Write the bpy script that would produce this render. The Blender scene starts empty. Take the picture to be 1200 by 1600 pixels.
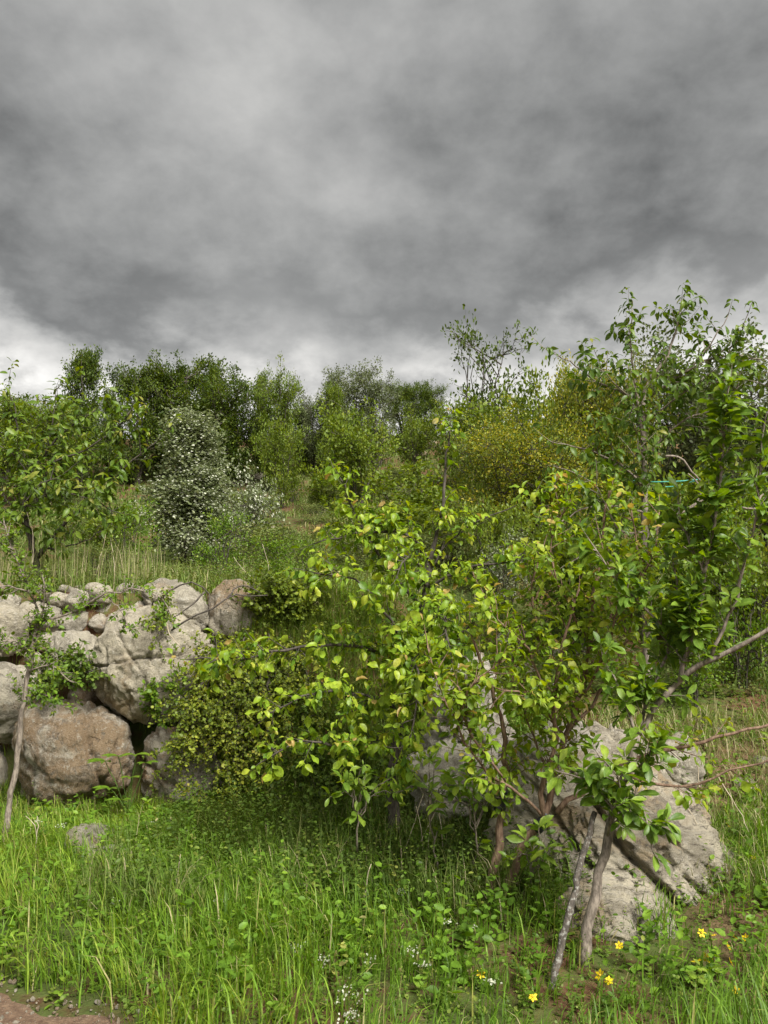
import bpy, bmesh, math
import numpy as np
from mathutils import Vector, Matrix

scene = bpy.context.scene
COL = scene.collection
R = math.radians

# ------------------------------------------------------------------ camera
CAM = np.array([0.0, 0.0, 1.6]); PITCH = R(7.0); FPX = 1200.0
cam = bpy.data.cameras.new('camera'); cam_o = bpy.data.objects.new('camera', cam); COL.objects.link(cam_o)
cam.sensor_fit = 'VERTICAL'; cam.sensor_height = 24.0; cam.lens = 18.0
cam.clip_start = 0.05; cam.clip_end = 2000
cam_o.location = CAM; cam_o.rotation_euler = (R(90) + PITCH, 0, 0)
scene.camera = cam_o

# ------------------------------------------------------------------ sky
SUN_DIR = np.array([0.36, -0.58, 0.74]); SUN_DIR = SUN_DIR / np.linalg.norm(SUN_DIR)
world = bpy.data.worlds.new('World'); scene.world = world; world.use_nodes = True
wn = world.node_tree; wn.nodes.clear()
def N(nt, t, **kw):
    n = nt.nodes.new(t)
    for k, v in kw.items(): setattr(n, k, v)
    return n
def L(nt, a, b): nt.links.new(a, b)
def setin(nt, sock, v):
    if isinstance(v, (int, float)): sock.default_value = v
    elif isinstance(v, (tuple, list)): sock.default_value = v
    else: nt.links.new(v, sock)
def M(nt, op, a, b=0.0, c=None, clamp=False):
    n = nt.nodes.new('ShaderNodeMath'); n.operation = op; n.use_clamp = clamp
    setin(nt, n.inputs[0], a); setin(nt, n.inputs[1], b)
    if c is not None: setin(nt, n.inputs[2], c)
    return n.outputs[0]
def MR(nt, v, a, b, c=0.0, d=1.0, smooth=True):
    n = nt.nodes.new('ShaderNodeMapRange'); n.interpolation_type = 'SMOOTHSTEP' if smooth else 'LINEAR'
    setin(nt, n.inputs[0], v)
    for i, x in enumerate((a, b, c, d)): setin(nt, n.inputs[i + 1], x)
    return n.outputs[0]
def MIX(nt, f, a, b):
    n = nt.nodes.new('ShaderNodeMix'); n.data_type = 'RGBA'
    setin(nt, n.inputs[0], f); setin(nt, n.inputs[6], a); setin(nt, n.inputs[7], b)
    return n.outputs[2]
def NOISE(nt, vec, scale, detail=4, rough=0.55, dist=0.0):
    n = nt.nodes.new('ShaderNodeTexNoise'); n.inputs['Scale'].default_value = scale
    n.inputs['Detail'].default_value = detail; n.inputs['Roughness'].default_value = rough
    n.inputs['Distortion'].default_value = dist
    if vec is not None: nt.links.new(vec, n.inputs['Vector'])
    return n.outputs['Fac']
def px_dir(px, py):
    u = (px - 600) / FPX; v = -(py - 800) / FPX
    d = np.array([u, math.cos(PITCH) - math.sin(PITCH) * v, math.sin(PITCH) + math.cos(PITCH) * v])
    return d / np.linalg.norm(d)

tc = N(wn, 'ShaderNodeTexCoord'); sep = N(wn, 'ShaderNodeSeparateXYZ')
L(wn, tc.outputs['Generated'], sep.inputs[0])
dx, dy, dz = sep.outputs
den = M(wn, 'ADD', M(wn, 'MAXIMUM', dz, 0.0), 0.42)
comb = N(wn, 'ShaderNodeCombineXYZ')
L(wn, M(wn, 'DIVIDE', dx, den), comb.inputs[0]); L(wn, M(wn, 'DIVIDE', dy, den), comb.inputs[1])
comb.inputs[2].default_value = 5.2
P = comb.outputs[0]
low = NOISE(wn, P, 1.15, 3, 0.5, 0.35)
mid = NOISE(wn, P, 3.8, 7, 0.56, 0.08)
fine = NOISE(wn, P, 10.0, 9, 0.58, 0.1)
# the cloud deck: soft billows of several sizes
deck = M(wn, 'ADD', M(wn, 'MULTIPLY', low, 0.22), M(wn, 'ADD', M(wn, 'MULTIPLY', mid, 0.46), M(wn, 'MULTIPLY', fine, 0.32)))
blobs = [  # (direction as seen, radius cos-range, amount): thick and thin regions of the deck
    (40, 300, 0.975, -0.10), (470, 390, 0.965, -0.07), (720, 470, 0.98, -0.06), (980, 260, 0.955, -0.06), (1180, 80, 0.95, -0.05),
    (120, 60, 0.965, 0.03), (400, 150, 0.97, 0.03), (560, 220, 0.985, 0.06), (270, 240, 0.992, 0.07), (30, 500, 0.99, -0.12), (230, 400, 0.985, 0.03), (780, 330, 0.985, 0.03)]
vd = N(wn, 'ShaderNodeVectorMath', operation='NORMALIZE'); L(wn, tc.outputs['Generated'], vd.inputs[0])
wob = N(wn, 'ShaderNodeTexNoise'); wob.inputs['Scale'].default_value = 3.0; wob.inputs['Detail'].default_value = 3
L(wn, vd.outputs[0], wob.inputs['Vector'])
wsub = N(wn, 'ShaderNodeVectorMath', operation='SUBTRACT'); L(wn, wob.outputs['Color'], wsub.inputs[0]); wsub.inputs[1].default_value = (.5, .5, .5)
wsc = N(wn, 'ShaderNodeVectorMath', operation='SCALE'); L(wn, wsub.outputs[0], wsc.inputs[0]); wsc.inputs['Scale'].default_value = 0.28
wad = N(wn, 'ShaderNodeVectorMath', operation='ADD'); L(wn, vd.outputs[0], wad.inputs[0]); L(wn, wsc.outputs[0], wad.inputs[1])
vdn = N(wn, 'ShaderNodeVectorMath', operation='NORMALIZE'); L(wn, wad.outputs[0], vdn.inputs[0])
for (bx_, by_, c0, amt) in blobs:
    dt = N(wn, 'ShaderNodeVectorMath', operation='DOT_PRODUCT'); L(wn, vdn.outputs[0], dt.inputs[0]); dt.inputs[1].default_value = tuple(px_dir(bx_, by_))
    deck = M(wn, 'ADD', deck, MR(wn, dt.outputs['Value'], c0 - 0.035, 1.0, 0.0, amt))
lum = MR(wn, deck, 0.28, 0.72, 0.12, 0.54, smooth=False)
# thinner, brighter cloud towards the horizon below the lumpy edge of the deck
edge = M(wn, 'ADD', dz, M(wn, 'ADD', M(wn, 'MULTIPLY', M(wn, 'SUBTRACT', mid, 0.5), 0.42), M(wn, 'MULTIPLY', M(wn, 'SUBTRACT', fine, 0.5), 0.16)))
edge = M(wn, 'ADD', edge, M(wn, 'MULTIPLY', M(wn, 'ABSOLUTE', M(wn, 'ADD', dx, 0.05)), -0.10))
thin = MR(wn, edge, 0.365, 0.215, 0.0, 1.0)
lum2 = MR(wn, M(wn, 'ADD', M(wn, 'MULTIPLY', mid, 0.5), M(wn, 'MULTIPLY', fine, 0.5)), 0.34, 0.64, 0.46, 1.22)
lumt = M(wn, 'ADD', M(wn, 'MULTIPLY', lum, M(wn, 'SUBTRACT', 1.0, thin)), M(wn, 'MULTIPLY', lum2, thin))
cl = MIX(wn, MR(wn, lumt, 0.1, 0.8), (0.985, 1.0, 0.99, 1), (1.0, 0.985, 0.95, 1))
vm = N(wn, 'ShaderNodeVectorMath', operation='SCALE'); L(wn, cl, vm.inputs[0]); L(wn, lumt, vm.inputs['Scale'])
sky = N(wn, 'ShaderNodeTexSky'); sky.sky_type = 'NISHITA'; sky.sun_disc = False
sky.sun_elevation = math.asin(SUN_DIR[2]); sky.sun_rotation = math.atan2(SUN_DIR[0], SUN_DIR[1])
WSTR = 0.10
SKY_GAIN = 0.192
vs = N(wn, 'ShaderNodeVectorMath', operation='SCALE'); L(wn, vm.outputs[0], vs.inputs[0]); vs.inputs['Scale'].default_value = SKY_GAIN / WSTR
final = MIX(wn, 0.996, sky.outputs[0], vs.outputs[0])
bg = N(wn, 'ShaderNodeBackground'); bg.inputs['Strength'].default_value = WSTR; L(wn, final, bg.inputs['Color'])
wo = N(wn, 'ShaderNodeOutputWorld'); L(wn, bg.outputs[0], wo.inputs['Surface'])

sun = bpy.data.lights.new('sun', 'SUN'); sun.energy = 1.5; sun.angle = R(27); sun.color = (1.0, 0.965, 0.90)
sun_o = bpy.data.objects.new('sun', sun); COL.objects.link(sun_o)
sun_o.rotation_euler = Vector(SUN_DIR).to_track_quat('Z', 'Y').to_euler(); sun_o.location = (3, -3, 12)

scene.view_settings.view_transform = 'Standard'; scene.view_settings.look = 'None'
scene.view_settings.exposure = 2.5; scene.view_settings.gamma = 1.0
scene.render.engine = 'CYCLES'
scene.cycles.max_bounces = 6; scene.cycles.diffuse_bounces = 3; scene.cycles.transmission_bounces = 4
scene.cycles.transparent_max_bounces = 4; scene.cycles.caustics_reflective = False; scene.cycles.caustics_refractive = False

# ------------------------------------------------------------------ helpers
def at(px, py, Y):
    d = px_dir(px, py); return CAM + d * (Y / d[1])
def project(p):
    q = np.atleast_2d(p) - CAM
    c, s = math.cos(PITCH), math.sin(PITCH)
    dep = q[:, 1] * c + q[:, 2] * s; up = -q[:, 1] * s + q[:, 2] * c
    dep = np.maximum(dep, 1e-3)
    return 600 + FPX * q[:, 0] / dep, 800 - FPX * up / dep, dep
def sstep(a, b, x):
    t = np.clip((x - a) / (b - a), 0, 1); return t * t * (3 - 2 * t)
def unit(v):
    return v / np.maximum(np.linalg.norm(v, axis=-1, keepdims=True), 1e-9)
def hash3(i, j, k, seed):
    h = (i.astype(np.int64) * 374761393 + j.astype(np.int64) * 668265263 + k.astype(np.int64) * 2147483647 + seed * 974711) & 0x7fffffff
    h = ((h ^ (h >> 13)) * 1274126177) & 0x7fffffff
    h = ((h ^ (h >> 15)) * 461845907) & 0x7fffffff
    return ((h ^ (h >> 14)) & 0xffffff) / float(0xffffff)
def vnoise(p, seed=0):
    p = np.asarray(p, float); i = np.floor(p).astype(np.int64); f = p - i; f = f * f * (3 - 2 * f)
    r = 0
    for a in (0, 1):
        for b in (0, 1):
            for c in (0, 1):
                w = (f[..., 0] if a else 1 - f[..., 0]) * (f[..., 1] if b else 1 - f[..., 1]) * (f[..., 2] if c else 1 - f[..., 2])
                r = r + w * hash3(i[..., 0] + a, i[..., 1] + b, i[..., 2] + c, seed)
    return r
def fbm(p, seed=0, octv=4, gain=0.5):
    p = np.asarray(p, float); a = 1.0; s = 0; t = 0
    for o in range(octv):
        s = s + a * (vnoise(p * (2.0 ** o) + 17.3 * o, seed + o) - 0.5); t += a; a *= gain
    return s / t * 2
def fbm2(x, y, seed=0, octv=4, gain=0.5):
    return fbm(np.stack([x, y, np.zeros_like(x)], -1), seed, octv, gain)

def new_mesh(name, verts, quads=None, tris=None, attrs=None, smooth=True):
    me = bpy.data.meshes.new(name)
    verts = np.asarray(verts, np.float32).reshape(-1, 3)
    q = np.zeros((0, 4), np.int32) if quads is None else np.asarray(quads, np.int32).reshape(-1, 4)
    t = np.zeros((0, 3), np.int32) if tris is None else np.asarray(tris, np.int32).reshape(-1, 3)
    me.vertices.add(len(verts)); me.vertices.foreach_set('co', verts.ravel())
    nl = q.size + t.size
    me.loops.add(nl); me.loops.foreach_set('vertex_index', np.concatenate([q.ravel(), t.ravel()]))
    me.polygons.add(len(q) + len(t))
    starts = np.concatenate([np.arange(len(q)) * 4, q.size + np.arange(len(t)) * 3]).astype(np.int32)
    me.polygons.foreach_set('loop_start', starts)
    if smooth: me.polygons.foreach_set('use_smooth', np.ones(len(q) + len(t), bool))
    for k, v in (attrs or {}).items():
        a = me.attributes.new(k, 'FLOAT', 'POINT'); a.data.foreach_set('value', np.asarray(v, np.float32).ravel())
    me.update(); me.validate(); return me
def obj(name, me, mat=None, parent=None, loc=None):
    o = bpy.data.objects.new(name, me); COL.objects.link(o)
    if mat is not None and me is not None and len(me.materials) == 0: me.materials.append(mat)
    if parent is not None: o.parent = parent
    if loc is not None: o.location = loc
    return o
def tag(o, label=None, cat=None, group=None, kind=None):
    if label: o['label'] = label
    if cat: o['category'] = cat
    if group: o['group'] = group
    if kind: o['kind'] = kind
    return o
def empty(name, loc, label, cat, group=None):
    o = bpy.data.objects.new(name, None); COL.objects.link(o); o.location = loc; o.empty_display_size = 0.1
    return tag(o, label, cat, group)

# ------------------------------------------------------------------ materials
def mat(name):
    m = bpy.data.materials.new(name); m.use_nodes = True; nt = m.node_tree; nt.nodes.clear()
    out = N(nt, 'ShaderNodeOutputMaterial'); return m, nt, out
def ramp(nt, fac, stops):
    r = N(nt, 'ShaderNodeValToRGB'); el = r.color_ramp.elements
    while len(el) < len(stops): el.new(0.5)
    for e, (p, c) in zip(el, stops): e.position = p; e.color = (*c, 1)
    setin(nt, r.inputs[0], fac); return r.outputs[0]
def leaf_mat(name, stops, trans=0.32, rough=0.45, spec=0.28, vein=0.25):
    m, nt, out = mat(name)
    a = N(nt, 'ShaderNodeAttribute', attribute_name='tint')
    v = N(nt, 'ShaderNodeAttribute', attribute_name='across')
    col = ramp(nt, a.outputs['Fac'], stops)
    if vein:
        f = MR(nt, v.outputs['Fac'], 0.0, 0.22, vein, 0.0)
        col = MIX(nt, f, col, (0.30, 0.36, 0.10, 1))
    gp = N(nt, 'ShaderNodeNewGeometry'); mo = NOISE(nt, gp.outputs['Position'], 38.0, 4, 0.7)
    hv = N(nt, 'ShaderNodeHueSaturation'); L(nt, col, hv.inputs['Color']); L(nt, MR(nt, mo, 0.3, 0.7, 0.72, 1.28), hv.inputs['Value']); col = hv.outputs[0]
    b = N(nt, 'ShaderNodeBsdfPrincipled'); L(nt, col, b.inputs['Base Color'])
    b.inputs['Roughness'].default_value = rough; b.inputs['Specular IOR Level'].default_value = spec
    t = N(nt, 'ShaderNodeBsdfTranslucent')
    hs = N(nt, 'ShaderNodeHueSaturation'); hs.inputs['Hue'].default_value = 0.485; hs.inputs['Saturation'].default_value = 1.15; hs.inputs['Value'].default_value = 1.5
    L(nt, col, hs.inputs['Color']); L(nt, hs.outputs[0], t.inputs['Color'])
    mx = N(nt, 'ShaderNodeMixShader'); mx.inputs[0].default_value = trans
    L(nt, b.outputs[0], mx.inputs[1]); L(nt, t.outputs[0], mx.inputs[2]); L(nt, mx.outputs[0], out.inputs[0])
    return m
def bark_mat(name, c0, c1, scale=60, lichen=None):
    m, nt, out = mat(name)
    tcn = N(nt, 'ShaderNodeTexCoord'); mp = N(nt, 'ShaderNodeMapping'); mp.inputs['Scale'].default_value = (1, 1, 0.35)
    L(nt, tcn.outputs['Object'], mp.inputs[0])
    n1 = NOISE(nt, mp.outputs[0], scale, 5, 0.65); n2 = NOISE(nt, tcn.outputs['Object'], scale * 0.9, 5, 0.75)
    col = MIX(nt, MR(nt, n1, 0.35, 0.65), (*c0, 1), (*c1, 1))
    if lichen: col = MIX(nt, MR(nt, n2, 0.53, 0.60, 0, 0.6), col, (*lichen, 1))
    b = N(nt, 'ShaderNodeBsdfPrincipled'); L(nt, col, b.inputs['Base Color']); b.inputs['Roughness'].default_value = 0.85
    bp = N(nt, 'ShaderNodeBump'); bp.inputs['Strength'].default_value = 0.6; bp.inputs['Distance'].default_value = 0.006
    L(nt, n1, bp.inputs['Height']); L(nt, bp.outputs[0], b.inputs['Normal']); L(nt, b.outputs[0], out.inputs[0])
    return m
def plain_mat(name, c, rough=0.6, trans=0.0):
    m, nt, out = mat(name)
    tcn = N(nt, 'ShaderNodeTexCoord'); n = NOISE(nt, tcn.outputs['Object'], 40, 3)
    col = MIX(nt, n, tuple(x * 0.8 for x in c) + (1,), tuple(min(1, x * 1.15) for x in c) + (1,))
    b = N(nt, 'ShaderNodeBsdfPrincipled'); L(nt, col, b.inputs['Base Color']); b.inputs['Roughness'].default_value = rough
    if trans:
        t = N(nt, 'ShaderNodeBsdfTranslucent'); L(nt, col, t.inputs['Color'])
        mx = N(nt, 'ShaderNodeMixShader'); mx.inputs[0].default_value = trans
        L(nt, b.outputs[0], mx.inputs[1]); L(nt, t.outputs[0], mx.inputs[2]); L(nt, mx.outputs[0], out.inputs[0])
    else: L(nt, b.outputs[0], out.inputs[0])
    return m
def rock_mat(name, pale, grey, rust, rust_amt, dark_amt=0.5, streak=None, lichen=0.5):
    m, nt, out = mat(name)
    tcn = N(nt, 'ShaderNodeTexCoord'); oi = N(nt, 'ShaderNodeObjectInfo')
    ad = N(nt, 'ShaderNodeVectorMath', operation='ADD'); L(nt, tcn.outputs['Object'], ad.inputs[0])
    cb = N(nt, 'ShaderNodeCombineXYZ'); L(nt, M(nt, 'MULTIPLY', oi.outputs['Random'], 37.0), cb.inputs[0]); L(nt, M(nt, 'MULTIPLY', oi.outputs['Random'], 91.0), cb.inputs[1])
    L(nt, cb.outputs[0], ad.inputs[1]); vec = ad.outputs[0]
    if streak:
        mp = N(nt, 'ShaderNodeMapping'); mp.inputs['Rotation'].default_value = streak[0]; mp.inputs['Scale'].default_value = streak[1]
        L(nt, vec, mp.inputs[0]); svec = mp.outputs[0]
    else: svec = vec
    big = NOISE(nt, vec, 2.3, 4, 0.6, 0.4); med = NOISE(nt, svec, 8.0, 6, 0.65, 0.4); fin = NOISE(nt, svec, 48.0, 8, 0.78); gr = NOISE(nt, vec, 150.0, 4, 0.8)
    spk = NOISE(nt, vec, 24.0, 4, 0.75); pit = NOISE(nt, svec, 17.0, 8, 0.72, 0.6); blot = NOISE(nt, vec, 5.5, 5, 0.65, 0.8)
    col = MIX(nt, MR(nt, med, 0.36, 0.62), (*grey, 1), (*pale, 1))
    col = MIX(nt, MR(nt, big, 0.62 - 0.3 * rust_amt, 0.74 - 0.3 * rust_amt, 0, 0.85), col, (*rust, 1))
    col = MIX(nt, MR(nt, fin, 0.45, 0.30, 0, dark_amt), col, (0.10, 0.085, 0.065, 1))
    col = MIX(nt, MR(nt, pit, 0.45, 0.38, 0, 1.0 * dark_amt), col, (0.085, 0.07, 0.052, 1))
    col = MIX(nt, MR(nt, blot, 0.45, 0.40, 0, 0.6 * dark_amt), col, (0.14, 0.12, 0.095, 1))
    vo = N(nt, 'ShaderNodeTexVoronoi'); vo.feature = 'DISTANCE_TO_EDGE'; vo.inputs['Scale'].default_value = 4.5
    wv = N(nt, 'ShaderNodeVectorMath', operation='ADD'); L(nt, svec, wv.inputs[0])
    wn_ = N(nt, 'ShaderNodeTexNoise'); wn_.inputs['Scale'].default_value = 6; wn_.inputs['Detail'].default_value = 3; L(nt, vec, wn_.inputs['Vector'])
    ws = N(nt, 'ShaderNodeVectorMath', operation='SCALE'); L(nt, wn_.outputs['Color'], ws.inputs[0]); ws.inputs['Scale'].default_value = 0.35
    L(nt, ws.outputs[0], wv.inputs[1]); L(nt, wv.outputs[0], vo.inputs['Vector'])
    crack = M(nt, 'MULTIPLY', MR(nt, vo.outputs['Distance'], 0.02, 0.0), MR(nt, NOISE(nt, vec, 5.0, 3), 0.52, 0.66))
    col = MIX(nt, M(nt, 'MULTIPLY', crack, 0.4), col, (0.07, 0.055, 0.04, 1))
    vein = M(nt, 'MULTIPLY', MR(nt, M(nt, 'ABSOLUTE', M(nt, 'SUBTRACT', med, 0.5)), 0.02, 0.0), MR(nt, big, 0.6, 0.47))
    col = MIX(nt, M(nt, 'MULTIPLY', vein, 0.7), col, (0.62, 0.57, 0.49, 1))
    col = MIX(nt, MR(nt, spk, 0.60, 0.63, 0, lichen), col, (0.60, 0.58, 0.50, 1))
    col = MIX(nt, MR(nt, gr, 0.36, 0.64, 0.0, 0.30), col, (0.62, 0.56, 0.46, 1)); col = MIX(nt, MR(nt, gr, 0.5, 0.32, 0.0, 0.35), col, (0.10, 0.085, 0.065, 1))
    b = N(nt, 'ShaderNodeBsdfPrincipled'); L(nt, col, b.inputs['Base Color']); b.inputs['Roughness'].default_value = 0.9
    b.inputs['Specular IOR Level'].default_value = 0.2
    hgt = M(nt, 'ADD', M(nt, 'ADD', M(nt, 'MULTIPLY', med, 0.7), M(nt, 'MULTIPLY', pit, 0.6)), M(nt, 'SUBTRACT', M(nt, 'ADD', M(nt, 'MULTIPLY', fin, 0.9), M(nt, 'MULTIPLY', gr, 0.22)), M(nt, 'MULTIPLY', crack, 0.6)))
    bp = N(nt, 'ShaderNodeBump'); bp.inputs['Strength'].default_value = 1.0; bp.inputs['Distance'].default_value = 0.04
    L(nt, hgt, bp.inputs['Height']); L(nt, bp.outputs[0], b.inputs['Normal']); L(nt, b.outputs[0], out.inputs[0])
    return m

G = dict
PEAR = leaf_mat('pear_leaf', [(0.0, (0.042, 0.115, 0.014)), (0.35, (0.108, 0.205, 0.016)), (0.68, (0.235, 0.340, 0.024)), (0.90, (0.35, 0.41, 0.038)), (0.985, (0.36, 0.36, 0.06)), (1.0, (0.42, 0.30, 0.10))], 0.36, 0.40)
YPEAR = leaf_mat('young_pear_leaf', [(0.0, (0.075, 0.150, 0.012)), (0.4, (0.150, 0.250, 0.018)), (0.8, (0.26, 0.345, 0.026)), (0.98, (0.35, 0.38, 0.05)), (1.0, (0.42, 0.32, 0.09))], 0.38, 0.45)
PLUM = leaf_mat('plum_leaf', [(0.0, (0.060, 0.125, 0.018)), (0.5, (0.115, 0.205, 0.022)), (0.85, (0.19, 0.29, 0.03)), (1.0, (0.26, 0.34, 0.04))], 0.36, 0.42, 0.4)
DARKF = leaf_mat('back_tree_leaf', [(0.0, (0.036, 0.068, 0.010)), (0.5, (0.080, 0.122, 0.015)), (0.9, (0.15, 0.20, 0.024)), (1.0, (0.20, 0.23, 0.03))], 0.32, 0.55, 0.25, vein=0)
CHERRY = leaf_mat('cherry_leaf', [(0.0, (0.045, 0.095, 0.012)), (0.5, (0.085, 0.150, 0.014)), (0.9, (0.160, 0.225, 0.022)), (1.0, (0.22, 0.22, 0.04))], 0.32, 0.42)
GREYF = leaf_mat('grey_shrub_leaf', [(0.0, (0.070, 0.095, 0.035)), (0.6, (0.125, 0.155, 0.060)), (1.0, (0.21, 0.235, 0.115))], 0.3, 0.55, vein=0)
LIGHTF = leaf_mat('light_shrub_leaf', [(0.0, (0.0770, 0.1260, 0.0140)), (0.6, (0.1470, 0.2100, 0.0200)), (1.0, (0.2520, 0.2880, 0.0400))], 0.34, 0.5, vein=0)
HAWF = leaf_mat('hawthorn_leaf', [(0.0, (0.085, 0.115, 0.045)), (0.6, (0.165, 0.20, 0.085)), (1.0, (0.29, 0.32, 0.17))], 0.3, 0.55, vein=0)
GOLD = leaf_mat('golden_leaf', [(0.0, (0.060, 0.105, 0.014)), (0.45, (0.150, 0.190, 0.018)), (0.8, (0.28, 0.285, 0.022)), (1.0, (0.37, 0.31, 0.03))], 0.30, 0.5, 0.25, vein=0)
CREEP = leaf_mat('creeper_leaf', [(0.0, (0.070, 0.115, 0.016)), (0.5, (0.165, 0.215, 0.022)), (0.85, (0.30, 0.32, 0.036)), (1.0, (0.42, 0.38, 0.06))], 0.32, 0.5, vein=0)
SAPL = leaf_mat('sapling_leaf', [(0.0, (0.0700, 0.1375, 0.0120)), (0.6, (0.1190, 0.2125, 0.0160)), (1.0, (0.2240, 0.2875, 0.0300))], 0.34, 0.45, vein=0.1)
WEED = leaf_mat('weed_leaf', [(0.0, (0.0532, 0.0938, 0.0154)), (0.6, (0.1050, 0.1688, 0.0220)), (1.0, (0.2100, 0.2375, 0.0440))], 0.3, 0.55, vein=0)
OLIVE = leaf_mat('scrub_leaf', [(0.0, (0.070, 0.105, 0.024)), (0.6, (0.140, 0.185, 0.042)), (1.0, (0.27, 0.27, 0.09))], 0.3, 0.6, vein=0)
GRASS = leaf_mat('grass_blade', [(0.0, (0.075, 0.145, 0.016)), (0.45, (0.140, 0.262, 0.024)), (0.78, (0.235, 0.345, 0.038)), (0.90, (0.34, 0.345, 0.09)), (1.0, (0.48, 0.41, 0.24))], 0.38, 0.5, vein=0)
SLOPEG = leaf_mat('slope_grass_blade', [(0.0, (0.070, 0.120, 0.020)), (0.5, (0.135, 0.195, 0.036)), (0.8, (0.23, 0.25, 0.075)), (1.0, (0.42, 0.36, 0.22))], 0.3, 0.6, vein=0)
BLOSSOM = leaf_mat('blossom_petal', [(0.0, (0.34, 0.38, 0.24)), (1.0, (0.66, 0.66, 0.55))], 0.25, 0.6, vein=0)
YELLOW = leaf_mat('yellow_petal', [(0.0, (0.78, 0.56, 0.01)), (1.0, (0.88, 0.70, 0.02))], 0.25, 0.5, vein=0)
YCORE = plain_mat('flower_core', (0.62, 0.36, 0.02))
BARK = bark_mat('grey_brown_bark', (0.10, 0.080, 0.062), (0.27, 0.225, 0.18))
BARKR = bark_mat('reddish_bark', (0.10, 0.055, 0.035), (0.25, 0.165, 0.11))
BARKD = bark_mat('dark_bark', (0.035, 0.028, 0.022), (0.095, 0.078, 0.062))
BARKL = bark_mat('lichen_bark', (0.045, 0.038, 0.030), (0.12, 0.10, 0.08), 70, (0.40, 0.40, 0.36))
STRAW = bark_mat('dry_stalk', (0.30, 0.24, 0.16), (0.52, 0.45, 0.33), 40)
GSTEM = plain_mat('green_stem', (0.10, 0.17, 0.03))
TAPE = plain_mat('black_tape', (0.018, 0.020, 0.024), 0.4)
BAND = plain_mat('turquoise_band', (0.10, 0.42, 0.34), 0.45)
FRUIT = plain_mat('small_fruit', (0.12, 0.03, 0.025), 0.4)
R_BEIGE = rock_mat('beige_limestone', (0.54, 0.48, 0.355), (0.35, 0.31, 0.225), (0.32, 0.22, 0.105), 0.10, 0.6)
R_ORANGE = rock_mat('orange_stained_limestone', (0.46, 0.41, 0.32), (0.25, 0.215, 0.16), (0.30, 0.165, 0.065), 0.62, 0.7)
R_GREY = rock_mat('grey_limestone', (0.50, 0.455, 0.35), (0.26, 0.235, 0.18), (0.30, 0.20, 0.105), 0.16, 0.6)
R_RUST = rock_mat('rust_stained_limestone', (0.47, 0.42, 0.32), (0.23, 0.20, 0.15), (0.225, 0.13, 0.048), 0.66, 0.75)
R_PALE = rock_mat('pale_lichen_limestone', (0.62, 0.575, 0.48), (0.34, 0.31, 0.255), (0.34, 0.23, 0.13), 0.15, 0.75, lichen=0.7)
R_STREAK = rock_mat('streaked_limestone', (0.63, 0.56, 0.42), (0.32, 0.28, 0.21), (0.40, 0.28, 0.15), 0.34, 1.0, ((0.3, R(38), 0.2), (0.55, 1.4, 2.0)), 0.35)

# ------------------------------------------------------------------ terrain
TY = [-400, 0, 7, 9, 12, 16, 20, 25, 32, 38, 44, 60, 120, 400]
TZ = [1.6, 1.6, 1.72, 1.86, 2.2, 2.95, 3.95, 5.2, 7.9, 10.2, 11.2, 10.5, 6.0, -10.0]
SY = [-400, 2.9, 3.6, 4.8, 6, 8, 10, 12]
SZ = [0.0, 0.0, 0.03, 0.19, 0.55, 1.05, 1.7, 2.2]
def yw(x): return 6.45 + 0.10 * np.sin(x * 1.3) + 0.03 * x
def ground(x, y, detail=True):
    x = np.asarray(x, float); y = np.asarray(y, float)
    T = np.interp(y, TY, TZ); S = np.where(y < 12, np.interp(y, SY, SZ), T)
    front = np.interp(y, [-400, 3, 5, 6.4, 400], [0.0, 0.0, 0.03, 0.10, 0.10])
    bank = sstep(-1.7, -0.5, x)
    left = front + (T - front) * sstep(0, 1, (y - (yw(x) - 0.02 - 0.95 * bank)) / (0.28 + 0.9 * bank))
    w = sstep(-0.1, 1.1, x)
    z = left * (1 - w) + S * w
    far = sstep(7.5, 20, y)
    z = z + far * (0.035 * np.clip(x, -25, 25) * sstep(10, 30, y) * np.where(y < 60, 1, 0.5))
    if detail:
        z = z + 0.035 * fbm2(x * 1.6, y * 1.6, 3, 3) * sstep(1.5, 3, y) + far * 0.35 * fbm2(x * 0.22, y * 0.22, 9, 3)
    return z
def gz(x, y): return float(ground(np.array([x]), np.array([y]))[0])

def axis(breaks):
    out = []
    for a, b, s in breaks: out += list(np.arange(a, b, s))
    return np.array(out + [breaks[-1][1]])
ax = axis([(-400, -60, 40), (-60, -20, 5), (-20, -6, 0.7), (-6, 6, 0.09), (6, 20, 0.7), (20, 60, 5), (60, 400, 40)])
ay = axis([(-400, -20, 40), (-20, 2, 2), (2, 10, 0.08), (10, 20, 0.3), (20, 50, 0.7), (50, 120, 6), (120, 400, 40)])
X, Y = np.meshgrid(ax, ay); Z = ground(X, Y)
nx, ny = len(ax), len(ay); idx = np.arange(nx * ny).reshape(ny, nx)
quads = np.stack([idx[:-1, :-1], idx[:-1, 1:], idx[1:, 1:], idx[1:, :-1]], -1).reshape(-1, 4)
m, nt, out = mat('soil_and_turf'); SOIL = m
tcn = N(nt, 'ShaderNodeTexCoord'); po = tcn.outputs['Object']
n1 = NOISE(nt, po, 0.9, 4); n2 = NOISE(nt, po, 9, 6, 0.65); n3 = NOISE(nt, po, 55, 4, 0.7)
soil = MIX(nt, MR(nt, n2, 0.3, 0.7), (0.075, 0.036, 0.020, 1), (0.17, 0.088, 0.050, 1))
soil = MIX(nt, MR(nt, n3, 0.56, 0.7, 0, 0.6), soil, (0.30, 0.23, 0.145, 1))
turf = MIX(nt, n2, (0.040, 0.062, 0.014, 1), (0.095, 0.115, 0.032, 1))
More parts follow.
